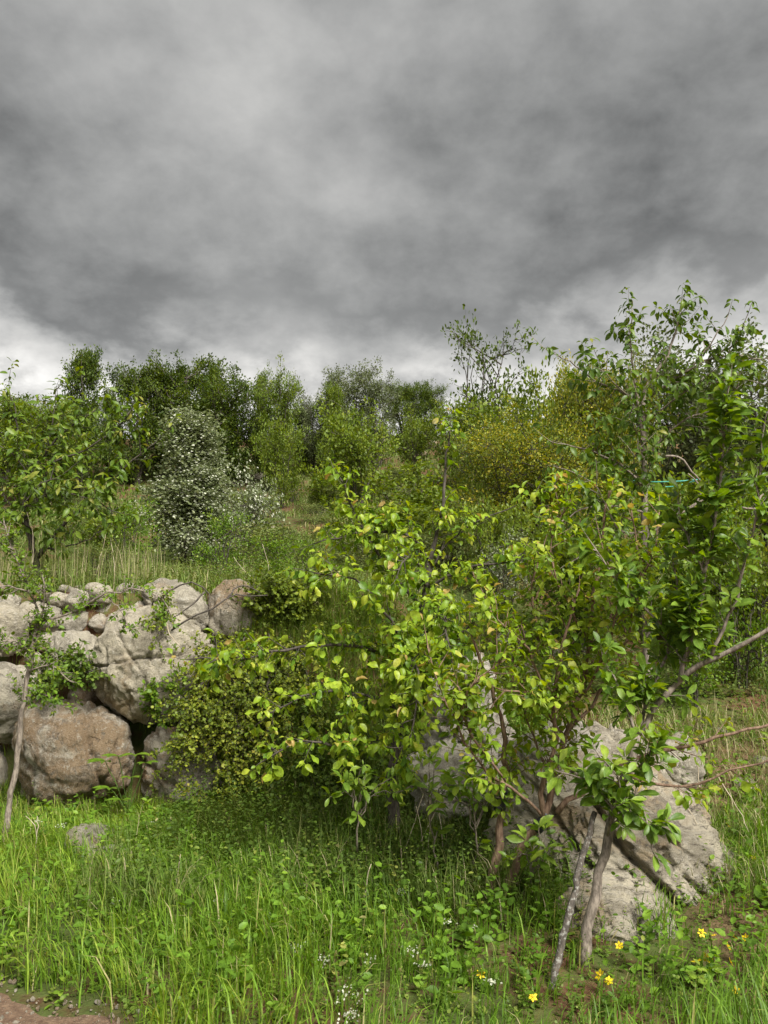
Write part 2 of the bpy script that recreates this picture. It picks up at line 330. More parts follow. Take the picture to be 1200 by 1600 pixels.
soil = MIX(nt, MR(nt, M(nt, 'ADD', M(nt, 'MULTIPLY', n1, 0.6), M(nt, 'MULTIPLY', n2, 0.4)), 0.42, 0.56), soil, turf)
sx = N(nt, 'ShaderNodeSeparateXYZ'); L(nt, po, sx.inputs[0]); bare = M(nt, 'MULTIPLY', MR(nt, M(nt, 'ADD', sx.outputs[0], M(nt, 'MULTIPLY', n1, 1.2)), 1.9, 2.5), MR(nt, sx.outputs[1], 7.0, 5.8)); soil = MIX(nt, M(nt, 'MULTIPLY', bare, MR(nt, n2, 0.3, 0.6, 0.5, 1.0)), soil, MIX(nt, MR(nt, n3, 0.35, 0.65), (0.085, 0.045, 0.026, 1), (0.20, 0.125, 0.075, 1)))
b = N(nt, 'ShaderNodeBsdfPrincipled'); L(nt, soil, b.inputs['Base Color']); b.inputs['Roughness'].default_value = 0.95; b.inputs['Specular IOR Level'].default_value = 0.15
bp = N(nt, 'ShaderNodeBump'); bp.inputs['Strength'].default_value = 0.8; bp.inputs['Distance'].default_value = 0.03
L(nt, M(nt, 'ADD', n2, M(nt, 'MULTIPLY', n3, 0.4)), bp.inputs['Height']); L(nt, bp.outputs[0], b.inputs['Normal']); L(nt, b.outputs[0], out.inputs[0])
g = obj('ground', new_mesh('ground', np.stack([X, Y, Z], -1), quads), SOIL)
tag(g, 'red brown soil and turf of the rising hillside', kind='structure')

# the dirt track the view is taken from
def track_edge(x): return 3.22 - 0.55 * (x + 1.2) + 0.06 * np.sin(x * 5) + 0.04 * np.sin(x * 11 + 1) + 0.10 * fbm2(np.asarray(x, float) * 9, np.zeros_like(np.asarray(x, float)), 63, 3)
def track_edge_c(x): return np.where(x < -0.9, np.minimum(track_edge(np.maximum(x, -2.4)), 3.85), 2.92 - 0.35 * (np.minimum(x, 2) + 0.9))
us = np.linspace(-4, 4, 240); vs_ = np.linspace(0, 1, 80)
UU, VV = np.meshgrid(us, vs_); EY = track_edge_c(UU); YY = -0.6 + (EY + 0.6) * VV
ZZ = ground(UU, YY) + 0.006 + (0.010 + 0.018 * fbm2(UU * 6, YY * 6, 61, 4, 0.6)) * sstep(0, .1, 1 - VV)
idx = np.arange(UU.size).reshape(UU.shape)
m, nt, out = mat('red_dirt_track'); TRK = m
tcn = N(nt, 'ShaderNodeTexCoord'); po = tcn.outputs['Object']
n1 = NOISE(nt, po, 3, 4); n2 = NOISE(nt, po, 26, 6, 0.7); n3 = NOISE(nt, po, 90, 4, 0.7)
c = MIX(nt, MR(nt, n2, 0.3, 0.7), (0.12, 0.066, 0.038, 1), (0.24, 0.155, 0.095, 1)); c = MIX(nt, MR(nt, n1, 0.55, 0.7, 0, 0.5), c, (0.13, 0.085, 0.04, 1))
c = MIX(nt, MR(nt, n3, 0.62, 0.7, 0, 0.7), c, (0.48, 0.38, 0.29, 1))
b = N(nt, 'ShaderNodeBsdfPrincipled'); L(nt, c, b.inputs['Base Color']); b.inputs['Roughness'].default_value = 0.95
bp = N(nt, 'ShaderNodeBump'); bp.inputs['Strength'].default_value = 0.9; bp.inputs['Distance'].default_value = 0.02
L(nt, M(nt, 'ADD', n2, n3), bp.inputs['Height']); L(nt, bp.outputs[0], b.inputs['Normal']); L(nt, b.outputs[0], out.inputs[0])
tr = obj('dirt_track', new_mesh('dirt_track', np.stack([UU, YY, ZZ], -1), np.stack([idx[:-1, :-1], idx[:-1, 1:], idx[1:, 1:], idx[1:, :-1]], -1)), TRK)
tag(tr, 'reddish bare dirt track at the edge of the grass', kind='structure')

# ------------------------------------------------------------------ rocks
_ico = {}
def ico(level):
    if level not in _ico:
        bm = bmesh.new(); bmesh.ops.create_icosphere(bm, subdivisions=level, radius=1)
        v = np.array([w.co[:] for w in bm.verts]); f = np.array([[w.index for w in p.verts] for p in bm.faces]); bm.free()
        _ico[level] = (unit(v), f)
    return _ico[level]
def rot3(rx, ry, rz):
    return np.array((Matrix.Rotation(rz, 3, 'Z') @ Matrix.Rotation(ry, 3, 'Y') @ Matrix.Rotation(rx, 3, 'X')))
def rock_mesh(name, size, rot=(0, 0, 0), seed=1, level=5, planes=22, rough=0.10, soft=8.0, cracks=(), strata=0.0, crag=0.024, nfrac=4):
    rng = np.random.default_rng(seed)
    d, f = ico(level)
    n = unit(rng.normal(size=(planes, 3))); n = np.concatenate([n, -n[: planes // 2]]); h = rng.uniform(0.74, 1.0, len(n))
    q = np.maximum(d @ n.T, 1e-3) / h
    r = 1.0 / (np.sum(q ** soft, 1) ** (1 / soft)); r = np.minimum(r, 1.25)
    p = d * r[:, None]
    p = p + d * (rough * fbm(d * 1.7 + seed, seed, 3))[:, None]
    p = p * np.array(size) * 0.5 / 0.92
    s = float(np.mean(size)); k = 1.0 / s
    p = p + d * (s * 0.030 * fbm(p * 6 * k + 5, seed + 20, 4, 0.55))[:, None]
    ridg = 1 - np.abs(fbm(p * 4.2 * k + 9, seed + 33, 3)) * 2
    p = p - d * (s * 0.020 * np.clip(ridg, 0, 1) ** 6)[:, None]
    if crag:
        c1 = fbm(p * 3.2 * k + 3, seed + 90, 4, 0.6) * 4; c2 = fbm(p * 8 * k + 7, seed + 95, 3, 0.6) * 4
        p = p + d * (s * crag * ((np.floor(c1) + sstep(0.72, 1.0, c1 - np.floor(c1))) * 0.5 + 0.22 * (np.floor(c2) + sstep(0.7, 1.0, c2 - np.floor(c2)))))[:, None]
    if strata:
        ph = (p @ np.array([0.45, 0.25, 0.85])) * 16 / s + 2.0 * fbm(p * 3 * k, seed + 50, 3)
        p = p + d * (s * strata * (np.abs((ph % 1) - 0.5) - 0.25))[:, None]
    for (cn, cd, wd, dp) in cracks:
        cn = unit(np.array(cn, float)); dist = p @ cn - cd + 0.05 * s * fbm(p * 3 * k, seed + 71, 3)
        p = p - d * (dp * np.exp(-(dist / wd) ** 2))[:, None]
    p = p + d * (s * 0.016 * fbm(p * 13 * k, seed + 61, 5, 0.62))[:, None]
    for c_ in range(nfrac):
        cn = unit(rng.normal(size=3)); dist = p @ cn - rng.uniform(-0.25, 0.25) * s + 0.07 * s * fbm(p * 2.5 * k, seed + 110 + c_, 4)
        msk = sstep(-0.05, 0.25, fbm(p * 2.0 * k, seed + 130 + c_, 2)); p = p - d * (s * 0.035 * msk * np.exp(-(dist / (0.012 * s)) ** 2) + s * 0.02 * msk * np.exp(-np.maximum(dist, 0) / (0.05 * s)) * (dist > 0))[:, None]
    lo, hi = np.percentile(p, 0.5, axis=0), np.percentile(p, 99.5, axis=0); p = (p - (lo + hi) / 2) * (np.array(size) / (hi - lo)); p = p @ rot3(*rot).T
    return new_mesh(name, p, None, f)

wall = empty('boulder_wall', (-1.8, 6.3, 0.0), 'dry retaining wall of large rounded limestone boulders below the grassy terrace', 'stone wall')
WALL0 = np.array([-1.8, 6.3, 0.0])
def wall_stone(x0, x1, y0, y1, Y, material, seed, depth=0.7, rot=(0, 0, 0), level=5, label=None, name='boulder', **kw):
    c = at((x0 + x1) / 2, (y0 + y1) / 2, Y); s = Y / FPX
    sx, sz = (x1 - x0) * s * 0.97, (y1 - y0) * s * 0.97
    me = rock_mesh(name, (sx, depth * max(sx, sz), sz), rot, seed, level, **kw)
    o = obj(name, me, material, wall, c - WALL0)
    if label: o['label'] = label
    return o
wall_stone(142, 338, 945, 1128, 6.35, R_BEIGE, 11, 0.75, (0, R(-14), 0), 6, 'huge rounded beige boulder split by a level crack', rough=0.06, planes=26, soft=7, nfrac=1,
           cracks=[((0.10, -0.1, 1.0), 0.08, 0.009, 0.028), ((1, 0.2, 0.25), -0.08, 0.007, 0.02), ((0.8, 0, -0.6), 0.20, 0.007, 0.015)])
wall_stone(222, 346, 909, 1000, 6.62, R_GREY, 12, 0.8, (0, R(8), 0), 5, 'cracked grey rock behind the huge beige boulder', cracks=[((1, 0, 0.5), 0.02, 0.012, 0.03), ((0.4, 0, 1), 0.0, 0.01, 0.025)])
wall_stone(325, 428, 902, 1015, 6.55, R_RUST, 13, 0.8, (0, R(-25), 0), 5, 'tan rock with a pale domed top at the end of the wall crest')
wall_stone(14, 208, 1098, 1272, 6.22, R_RUST, 144, 0.75, (0, R(20), 0), 6, 'big brown stained boulder with white veins at the foot of the wall', rough=0.09, planes=26, soft=7, nfrac=2, cracks=[((0.7, 0, 0.7), 0.22, 0.02, 0.04)])
wall_stone(214, 372, 1130, 1292, 6.28, R_ORANGE, 15, 0.8, (0, R(-30), 0), 6, 'orange and grey split boulder at the foot of the wall', rough=0.13, planes=10, soft=14, cracks=[((0.8, 0, 0.6), 0.0, 0.02, 0.06), ((0.9, 0, 0.3), 0.12, 0.012, 0.04)])
wall_stone(74, 168, 985, 1068, 6.42, R_GREY, 16, 0.9, (0, R(5), 0), 5)
wall_stone(-30, 46, 942, 1026, 6.42, R_BEIGE, 17, 0.9, (0, R(-10), 0), 5)
wall_stone(-52, 56, 1035, 1160, 6.40, R_GREY, 18, 0.9, (0, R(10), 0), 5, soft=12)
wall_stone(-120, 8, 1150, 1290, 6.42, R_GREY, 19, 0.9, (0, R(10), 0), 5)
wall_stone(44, 96, 1020, 1066, 6.6, R_GREY, 20, 1.0, (0, 0, 0), 4); wall_stone(108, 160, 1058, 1108, 6.55, R_RUST, 21, 1.0, (0, 0, 0), 4)
wall_stone(-130, -30, 930, 1030, 6.6, R_GREY, 22, 1.0, (0, 0, 0), 4); wall_stone(-160, -50, 1030, 1150, 6.6, R_BEIGE, 23, 1.0, (0, 0, 0), 4)
small = [(96, 142, 950, 996, 6.62, R_GREY), (56, 102, 982, 1022, 6.6, R_ORANGE), (138, 176, 958, 992, 6.6, R_ORANGE), (36, 66, 1018, 1042, 6.5, R_BEIGE), (58, 80, 912, 940, 6.6, R_GREY), (90, 116, 914, 930, 6.75, R_GREY), (76, 112, 925, 952, 6.6, R_BEIGE), (102, 142, 919, 962, 6.55, R_GREY), (134, 176, 911, 945, 6.6, R_BEIGE),
         (168, 214, 948, 985, 6.5, R_RUST), (-4, 32, 928, 955, 6.6, R_GREY), (-30, 8, 905, 930, 6.7, R_GREY), (218, 262, 910, 945, 6.72, R_RUST), (206, 232, 938, 964, 6.55, R_GREY), (28, 78, 938, 985, 6.6, R_BEIGE), (52, 106, 944, 992, 6.6, R_GREY),
         (140, 196, 930, 975, 6.75, R_GREY), (176, 226, 912, 940, 6.85, R_GREY), (116, 134, 914, 926, 6.8, R_RUST), (330, 362, 1100, 1150, 6.5, R_GREY), (200, 240, 1100, 1150, 6.75, R_GREY),
         (300, 380, 990, 1075, 6.6, R_GREY), (340, 420, 1060, 1150, 6.55, R_RUST),
         (512, 566, 945, 976, 6.9, R_GREY), (566, 604, 960, 988, 6.85, R_BEIGE), (520, 560, 972, 1000, 6.75, R_GREY), (545, 580, 945, 968, 7.0, R_RUST), (480, 520, 960, 1000, 6.8, R_BEIGE),
         (556, 590, 1030, 1062, 6.6, R_PALE), (520, 575, 1000, 1045, 6.7, R_GREY), (440, 485, 945, 985, 6.75, R_GREY), (590, 640, 1000, 1050, 6.7, R_RUST), (536, 566, 1080, 1110, 6.3, R_PALE), (604, 650, 965, 1000, 6.9, R_GREY)]
for i, (x0, x1, y0, y1, YY_, mt) in enumerate(small):
    wall_stone(x0, x1, y0, y1, YY_, mt, 40 + i, 1.0, (0, R((i * 37) % 30 - 15), R(i * 50)), 4, name='stone', rough=0.12)

def rock(name, label, x0, x1, y0, y1, Y, material, seed, depth=0.8, rot=(0, 0, 0), level=5, group=None, long_=None, **kw):
    c = at((x0 + x1) / 2, (y0 + y1) / 2, Y); s = Y / FPX
    sx, sz = (x1 - x0) * s, (y1 - y0) * s
    if long_: sx, sz = long_[0] * s, long_[1] * s
    o = obj(name, rock_mesh(name, (sx, depth * max(sx, sz), sz), rot, seed, level, **kw), material, None, c)
    return tag(o, label, 'rock', group)
def hull_rock(label, pts, material, seed, level=6, soft=22.0, rough=0.05, strata=0.03, crag=0.02, cracks=()):
    pts = np.array([at(*p) for p in pts]); c = pts.mean(0); bm = bmesh.new()
    for p in pts - c: bm.verts.new(p)
    bmesh.ops.convex_hull(bm, input=list(bm.verts)); bm.normal_update()
    n = np.array([f.normal[:] for f in bm.faces]); h = np.array([abs(f.normal.dot(f.verts[0].co)) for f in bm.faces]); sg = np.array([1 if f.normal.dot(f.verts[0].co) > 0 else -1 for f in bm.faces]); n = n * sg[:, None]; bm.free()
    d, f = ico(level); q = np.maximum(d @ n.T, 1e-4) / np.maximum(h, 0.02); p = d / (np.sum(q ** soft, 1) ** (1 / soft))[:, None]
    s_ = float(np.mean(np.ptp(pts, axis=0))); k = 1 / s_
    p = p + d * (s_ * rough * fbm(p * 2.2 * k + seed, seed, 4, 0.55))[:, None]
    c1 = fbm(p * np.array([1, 1, 1.0]) * 4 * k + 3, seed + 90, 4, 0.6) * 5; p = p + d * (s_ * crag * (np.floor(c1) + sstep(0.75, 1.0, c1 - np.floor(c1))))[:, None]
    ph = (p @ unit(np.array([0.62, -0.25, 0.75]))) * 15 / s_ + 2.6 * fbm(p * 2.5 * k, seed + 50, 4); ph2 = ph * 2.7 + 1.3
    p = p + d * (s_ * strata * ((np.abs((ph % 1) - 0.5) - 0.25) + 0.4 * (np.abs((ph2 % 1) - 0.5) - 0.25)))[:, None]
    p = p + d * (s_ * 0.012 * fbm(p * 16 * k, seed + 60, 4, 0.65))[:, None]
    for (cn, cd, wd, dp) in cracks:
        dist = p @ unit(np.array(cn, float)) - cd + 0.06 * s_ * fbm(p * 3 * k, seed + 71, 3); p = p - d * (dp * np.exp(-(dist / wd) ** 2))[:, None]
    lo, hi = np.percentile(p, 0.3, axis=0), np.percentile(p, 99.7, axis=0); w0, w1 = (pts - c).min(0), (pts - c).max(0); p = (p - lo) / (hi - lo) * (w1 - w0) + w0
    return tag(obj('boulder', new_mesh('boulder', p, None, f), material, None, c), label, 'rock')
hull_rock('large pale streaked boulder sloping down to the right behind the grafted saplings', [(780, 1225, 4.75), (850, 1168, 4.85), (962, 1140, 5.0), (1010, 1176, 4.9), (1065, 1245, 4.75), (1122, 1318, 4.6), (1148, 1352, 4.5), (1128, 1425, 4.3), (1060, 1480, 4.1), (960, 1480, 4.12), (840, 1470, 4.3), (775, 1440, 4.5), (765, 1320, 4.6), (930, 1290, 4.32), (1000, 1320, 4.22), (800, 1300, 5.4), (950, 1230, 5.5), (1100, 1350, 5.1)], R_STREAK, 61, 7,
          cracks=[((0.75, -0.1, 0.65), 0.05, 0.018, 0.07), ((0.7, -0.3, 0.6), 0.26, 0.012, 0.04), ((0.8, 0.1, 0.55), -0.22, 0.016, 0.05), ((0.5, 0.1, 0.85), 0.15, 0.008, 0.03)])
hull_rock('low pale slab of rock in the grass in front of the large streaked boulder', [(862, 1425, 4.0), (925, 1362, 4.08), (985, 1372, 4.06), (1040, 1425, 3.95), (1066, 1478, 3.84), (1045, 1560, 3.72), (940, 1565, 3.72), (872, 1550, 3.8), (960, 1440, 3.78), (950, 1440, 4.4)], R_STREAK, 62, strata=0.025)
rock('boulder', 'white lichen spotted rock face behind the yellow-green young tree', 664, 800, 1020, 1250, 5.7, R_PALE, 63, 0.8, (0, R(12), 0), 6, rough=0.16, strata=0.03, crag=0.06)
rock('boulder', 'rough lichen grey rock beside the dark pear trunk', 640, 800, 1165, 1300, 5.3, R_PALE, 64, 0.8, (0, R(6), 0), 6, rough=0.16, crag=0.06)
rock('boulder', 'pale rock top showing between the stems of the grafted sapling', 800, 975, 1128, 1290, 5.0, R_PALE, 65, 0.8, (0, R(-12), 0), 6, rough=0.12, crag=0.05)
rock('boulder', 'grey wedge of rock under the low branch at the slope', 1020, 1098, 1150, 1240, 5.3, R_GREY, 66, 0.8, (0, R(30), 0), 5, soft=13)

# ------------------------------------------------------------------ plants: shapes
def leaf_template(ratio=0.5, widest=0.45, fold=0.35, bend=0.35, nst=6, tip=1.0, petiole=0.25, wave=0.0, seed=0):
    """Unit-length blade along +X, normal +Z; midrib folded, tip bent down."""
    t = np.linspace(0, 1, nst)
    w = np.where(t < widest, np.sin(0.5 * np.pi * np.clip(t / widest, 0, 1)) ** 0.75, np.cos(0.5 * np.pi * np.clip((t - widest) / (1 - widest), 0, 1)) ** tip) * ratio * 0.5
    w[0] = 0.012; w[-1] = 0.006
    ang = -bend * t; dxs = np.cos(ang); dzs = np.sin(ang)
    x = np.concatenate([[0], np.cumsum((dxs[1:] + dxs[:-1]) / 2 * np.diff(t))]); z = np.concatenate([[0], np.cumsum((dzs[1:] + dzs[:-1]) / 2 * np.diff(t))])
    wv = wave * np.sin(t * 9 + seed)
    lft = np.stack([x, w * math.cos(fold), z + w * math.sin(fold) + wv * w], -1); rgt = np.stack([x, -w * math.cos(fold), z + w * math.sin(fold) - wv * w], -1)
    mid = np.stack([x, 0 * x, z], -1)
    v = np.concatenate([lft, mid, rgt]); a = np.concatenate([np.ones(nst), np.zeros(nst), np.ones(nst)])
    i = np.arange(nst - 1)
    q = np.concatenate([np.stack([i, i + nst, i + nst + 1, i + 1], -1), np.stack([i + nst, i + 2 * nst, i + 2 * nst + 1, i + nst + 1], -1)])
    if petiole:
        k = len(v); pv = np.array([[-petiole, 0.012, 0.03], [-petiole, -0.012, 0.03], [0, -0.012, 0], [0, 0.012, 0]]); v = np.concatenate([v, pv]); a = np.concatenate([a, [0.05] * 4])
        q = np.concatenate([q, [[k, k + 1, k + 2, k + 3]]]); v = v + np.array([petiole, 0, 0])
    return v, q, a
def simple_leaf(ratio=0.6):
    h = ratio / 2; v = np.array([[0, 0, 0], [0.28, h * 0.92, 0.07], [0.68, h * 0.85, 0.05], [1, 0, -0.08], [0.68, -h * 0.85, 0.05], [0.28, -h * 0.92, 0.07]])
    return v, np.array([[0, 3, 2, 1], [0, 5, 4, 3]]), np.array([0.3, 1, 1, 0.3, 1, 1])
def far_leaf(ratio=0.6):
    v = np.array([[0, 0, 0], [0.45, ratio / 2, 0.06], [1, 0, -0.06], [0.45, -ratio / 2, 0.06]]); return v, np.array([[0, 3, 2, 1]]), np.array([0.5, 1, 0.5, 1])
def star_flower(n=5, ratio=0.5, cup=0.3):
    vs, qs = [], []
    for k in range(n):
        a = 2 * math.pi * k / n; c, s = math.cos(a), math.sin(a); b = len(vs)
        for (r, w) in ((0.08, 0), (0.6, ratio / 2), (1.0, 0), (0.6, -ratio / 2)):
            vs.append([r * c - w * s, r * s + w * c, r * cup])
        qs.append([b, b + 3, b + 2, b + 1])
    return np.array(vs), np.array(qs), np.ones(len(vs))
TEMPL = {
    'pear': [leaf_template(r_, 0.45, f, b_, 7, 0.62, 0.32, w, s) for r_, f, b_, w, s in ((0.62, 0.30, 0.5, 0.1, 0), (0.66, 0.5, 0.9, 0.25, 1), (0.55, 0.15, 0.3, 0.3, 2), (0.6, 0.7, 1.3, 0.2, 3), (0.5, 1.0, 0.8, 0.2, 4), (0.7, 0.2, -0.4, 0.3, 5))],
    'plum': [leaf_template(0.44, 0.60, f, b_, 6, 0.8, 0.12, w, s) for f, b_, w, s in ((0.30, 0.35, 0.1, 0), (0.45, 0.7, 0.15, 1), (0.2, 0.15, 0.2, 2))],
    'cherry': [leaf_template(0.46, 0.45, f, b_, 5, 0.9, 0.22, 0.1, s) for f, b_, s in ((0.35, 0.8, 0), (0.5, 1.2, 1), (0.3, 0.5, 2))],
    'oval': [leaf_template(0.6, 0.5, 0.3, 0.3, 4, 0.8, 0.1)],
    'far': [far_leaf(0.66)], 'simple': [simple_leaf(0.62)], 'round': [simple_leaf(0.9)],
}
def frames(axis, normal):
    x = unit(axis); y = unit(np.cross(normal, x)); z = np.cross(x, y); return np.stack([x, y, z], -1)   # columns
def scatter_mesh(name, tmpls, pos, rot, size, tint, which):
    V, Q, T, A = [], [], [], []; off = 0
    for k, (v, q, a) in enumerate(tmpls):
        s = which == k
        if not s.any(): continue
        n = int(s.sum()); vv = np.einsum('nij,kj->nki', rot[s], v) * size[s][:, None, None] + pos[s][:, None, :]
        V.append(vv.reshape(-1, 3)); Q.append((q[None] + off + (np.arange(n) * len(v))[:, None, None]).reshape(-1, 4))
        T.append(np.repeat(tint[s], len(v))); A.append(np.tile(a, n)); off += n * len(v)
    return new_mesh(name, np.concatenate(V), np.concatenate(Q), None, {'tint': np.concatenate(T), 'across': np.concatenate(A)})
def tube_mesh_data(Ps, Rs, sides):
    """Ps (n,k,3), Rs (n,k) -> verts, quads"""
    n, k, _ = Ps.shape
    t = np.gradient(Ps, axis=1); t = unit(t)
    ref = np.where(np.abs(t.mean(1)[:, 2:3]) > 0.8, np.array([[1.0, 0.1, 0]]), np.array([[0.05, 0.1, 1.0]]))
    nn = unit(np.cross(t, ref[:, None, :])); bb = np.cross(t, nn)
    a = np.arange(sides) * 2 * np.pi / sides
    v = Ps[:, :, None, :] + Rs[:, :, None, None] * (np.cos(a)[None, None, :, None] * nn[:, :, None, :] + np.sin(a)[None, None, :, None] * bb[:, :, None, :])
    i = np.arange(n)[:, None, None] * k * sides + np.arange(k - 1)[None, :, None] * sides; j = np.arange(sides)[None, None, :]; j2 = (j + 1) % sides
    q = np.stack([i + j, i + j2, i + sides + j2, i + sides + j], -1)
    return v.reshape(-1, 3), q.reshape(-1, 4)
def smooth_line(pts, k, rng=None, jit=0.0):
    pts = np.asarray(pts, float); n = len(pts)
    pp = np.concatenate([[2 * pts[0] - pts[1]], pts, [2 * pts[-1] - pts[-2]]])
    seg = np.linalg.norm(np.diff(pts, axis=0), axis=1); cum = np.concatenate([[0], np.cumsum(seg)]); u = np.linspace(0, cum[-1], k)
    out = []
    for x in u:
        i = min(int(np.searchsorted(cum, x, side='right') - 1), n - 2); f = (x - cum[i]) / max(seg[i], 1e-9)
        a, b_, c, d = pp[i], pp[i + 1], pp[i + 2], pp[i + 3]
        out.append(0.5 * ((2 * b_) + (-a + c) * f + (2 * a - 5 * b_ + 4 * c - d) * f * f + (-a + 3 * b_ - 3 * c + d) * f ** 3))
    out = np.array(out)
    if rng is not None and jit: out[1:-1] += rng.normal(size=(k - 2, 3)) * jit
    return out
def tube_obj(name, pts, r0, r1, mt, parent, base, sides=8, k=14, rng=None, jit=0.0, flare=0.0, closed_tip=True):
    line = smooth_line(pts, k, rng, jit); rr = r0 + (r1 - r0) * np.linspace(0, 1, k) ** 0.85
    if rng is not None: rr = rr * (1 + 0.07 * rng.normal(size=k))
    rr[0] *= 1 + flare
    v, q = tube_mesh_data((line - base)[None], rr[None], sides)
    v = np.concatenate([v, (line[-1] - base)[None], (line[0] - base)[None]]); e = (k - 1) * sides
    tr_ = [[e + i, e + (i + 1) % sides, len(v) - 2] for i in range(sides)] + [[(i + 1) % sides, i, len(v) - 1] for i in range(sides)]
    return obj(name, new_mesh(name, v, q, tr_), mt, parent), line, rr

def make_twigs(rng, lines, per_m, length, ang=(35, 70), up=0.25, t0=0.2, k=5, weight=None, rt=0.004):
    """side shoots along guide polylines -> (n,k,3)"""
    P0, D0, LN = [], [], []
    for li, ln in enumerate(lines):
        seg = np.linalg.norm(np.diff(ln, axis=0), axis=1); tot = seg.sum(); cum = np.concatenate([[0], np.cumsum(seg)])
        n = max(1, int(tot * per_m * (1 - t0) + rng.random()))
        u = t0 + (1 - t0) * np.sort(rng.random(n)); u[-1] = 0.99
        for x in u:
            p = np.array([np.interp(x * tot, cum, ln[:, c]) for c in range(3)])
            i = min(int(np.searchsorted(cum, x * tot) - 1), len(ln) - 2); i = max(i, 0); t = unit(ln[i + 1] - ln[i])
            r = unit(np.cross(t, rng.normal(size=3))); a = R(rng.uniform(*ang)) if x < 0.985 else R(8)
            d = t * math.cos(a) + r * math.sin(a); d[2] += up
            P0.append(p); D0.append(unit(d)); LN.append(length * rng.uniform(0.5, 1.3) * (1.0 - 0.35 * x))
    P0 = np.array(P0); D0 = np.array(D0); LN = np.array(LN)
    s = np.linspace(0, 1, k)
    curve = rng.normal(size=(len(P0), 3)) * 0.25; curve[:, 2] += up * 0.6
    return P0[:, None, :] + LN[:, None, None] * (s[None, :, None] * D0[:, None, :] + (s ** 2)[None, :, None] * curve[:, None, :] * 0.5)
def leaves_on(rng, tw, spacing, size, spread=60, droop=0.3, t0=0.15, tip_n=2, up=0.6, sd=0.36, whorl=False):
    n, k, _ = tw.shape
    LN = np.linalg.norm(np.diff(tw, axis=1), axis=2).sum(1)
    cnt = np.maximum(2, (LN / spacing * (1 - t0)).astype(int)) + tip_n
    ii = np.repeat(np.arange(n), cnt); jj = np.concatenate([np.arange(c) for c in cnt])
    u = t0 + (1 - t0) * np.clip((jj + rng.random(len(jj))) / np.maximum(cnt[ii] - tip_n, 1), 0, 1)
    x = np.clip(u * (k - 1), 0, k - 1.001); a = np.floor(x).astype(int); f = (x - a)[:, None]
    p = tw[ii, a] * (1 - f) + tw[ii, a + 1] * f; t = unit(tw[ii, a + 1] - tw[ii, a])
    az = jj * 2.4 + rng.random(n)[ii] * 6.28 + rng.normal(size=len(jj)) * 0.5
    e1 = unit(np.cross(t, np.array([0.3, 0.2, 0.93]) + 0.001)); e2 = np.cross(t, e1)
    rad = np.cos(az)[:, None] * e1 + np.sin(az)[:, None] * e2
    sp = np.radians(spread + rng.normal(size=len(jj)) * 15)[:, None]
    ax_ = t * np.cos(sp) + rad * np.sin(sp); ax_[:, 2] -= droop * rng.uniform(0.2, 1.6, len(jj)); ax_ = unit(ax_)
    nr = np.array([0, 0, up]) + rng.normal(size=(len(jj), 3)) * 0.45 + t * 0.3 + np.array([0.05, -0.15, 0.1])
    rot = frames(ax_, nr); sz = size * np.clip(1 + sd * rng.normal(size=len(jj)), 0.4, 1.6)
    return p, rot, sz, u

def plant_tree(name, label, cat, base, guides, tw, lf, bark, leafmat, shape, seed, leaf_parts=250, sub=None, group=None, trunk_guides=1, tint=(0.45, 0.22), young=0.25, sides=8, jit=0.006, extra_tw=None, leaf_zone=None):
    """guides: (points [(px,py,Y)...] or world pts, r0, r1, leafy)"""
    rng = np.random.default_rng(seed); base = np.asarray(base, float)
    root = empty(name, base, label, cat, group)
    lines, leafy = [], []
    for gi, gd in enumerate(guides):
        pts = np.array([at(*p) for p in gd[0]]); leng = np.linalg.norm(np.diff(pts, axis=0), axis=1).sum()
        o, ln, rr = tube_obj('trunk' if gi < trunk_guides else 'branch', pts, gd[1], gd[2], bark, root, base, sides, max(8, int(leng / 0.07)), rng, jit, 0.35 if gi == 0 else 0.0)
        lines.append(ln)
        if gd[3]: leafy.append((ln, gd[3]))
    T = []
    for ln, dens in leafy:
        T.append(make_twigs(rng, [ln], tw['per_m'] * dens, tw['length'], tw.get('ang', (35, 70)), tw.get('up', 0.2), tw.get('t0', 0.15)))
    T = np.concatenate(T)
    if sub:
        T2 = make_twigs(rng, list(T), sub['per_m'], sub['length'], (30, 65), tw.get('up', 0.2), 0.2); T_all = np.concatenate([T, T2])
    else: T_all = T
    rads = np.linspace(tw.get('r', 0.004), 0.0013, 5)[None] * rng.uniform(0.7, 1.2, (len(T_all), 1))
    v, q = tube_mesh_data(T_all - base, rads, 3)
    o = obj('twigs', new_mesh('twigs', v, q), bark, root); o['kind'] = 'stuff'
    p, rot, sz, u = leaves_on(rng, T_all, lf['spacing'], lf['size'], lf.get('spread', 60), lf.get('droop', 0.3), lf.get('t0', 0.15), lf.get('tip_n', 2), lf.get('up', 0.6))
    tn = np.clip(tint[0] + tint[1] * rng.normal(size=len(p)) + young * (u > 0.8) * rng.random(len(p)), 0, 1)
    tm = TEMPL[shape]; wh = rng.integers(0, len(tm), len(p))
    place_leaves(root, base, p, rot, sz, tn, tm, wh, leafmat, leaf_parts, rng)
    return root, lines, T_all
_variants = {}
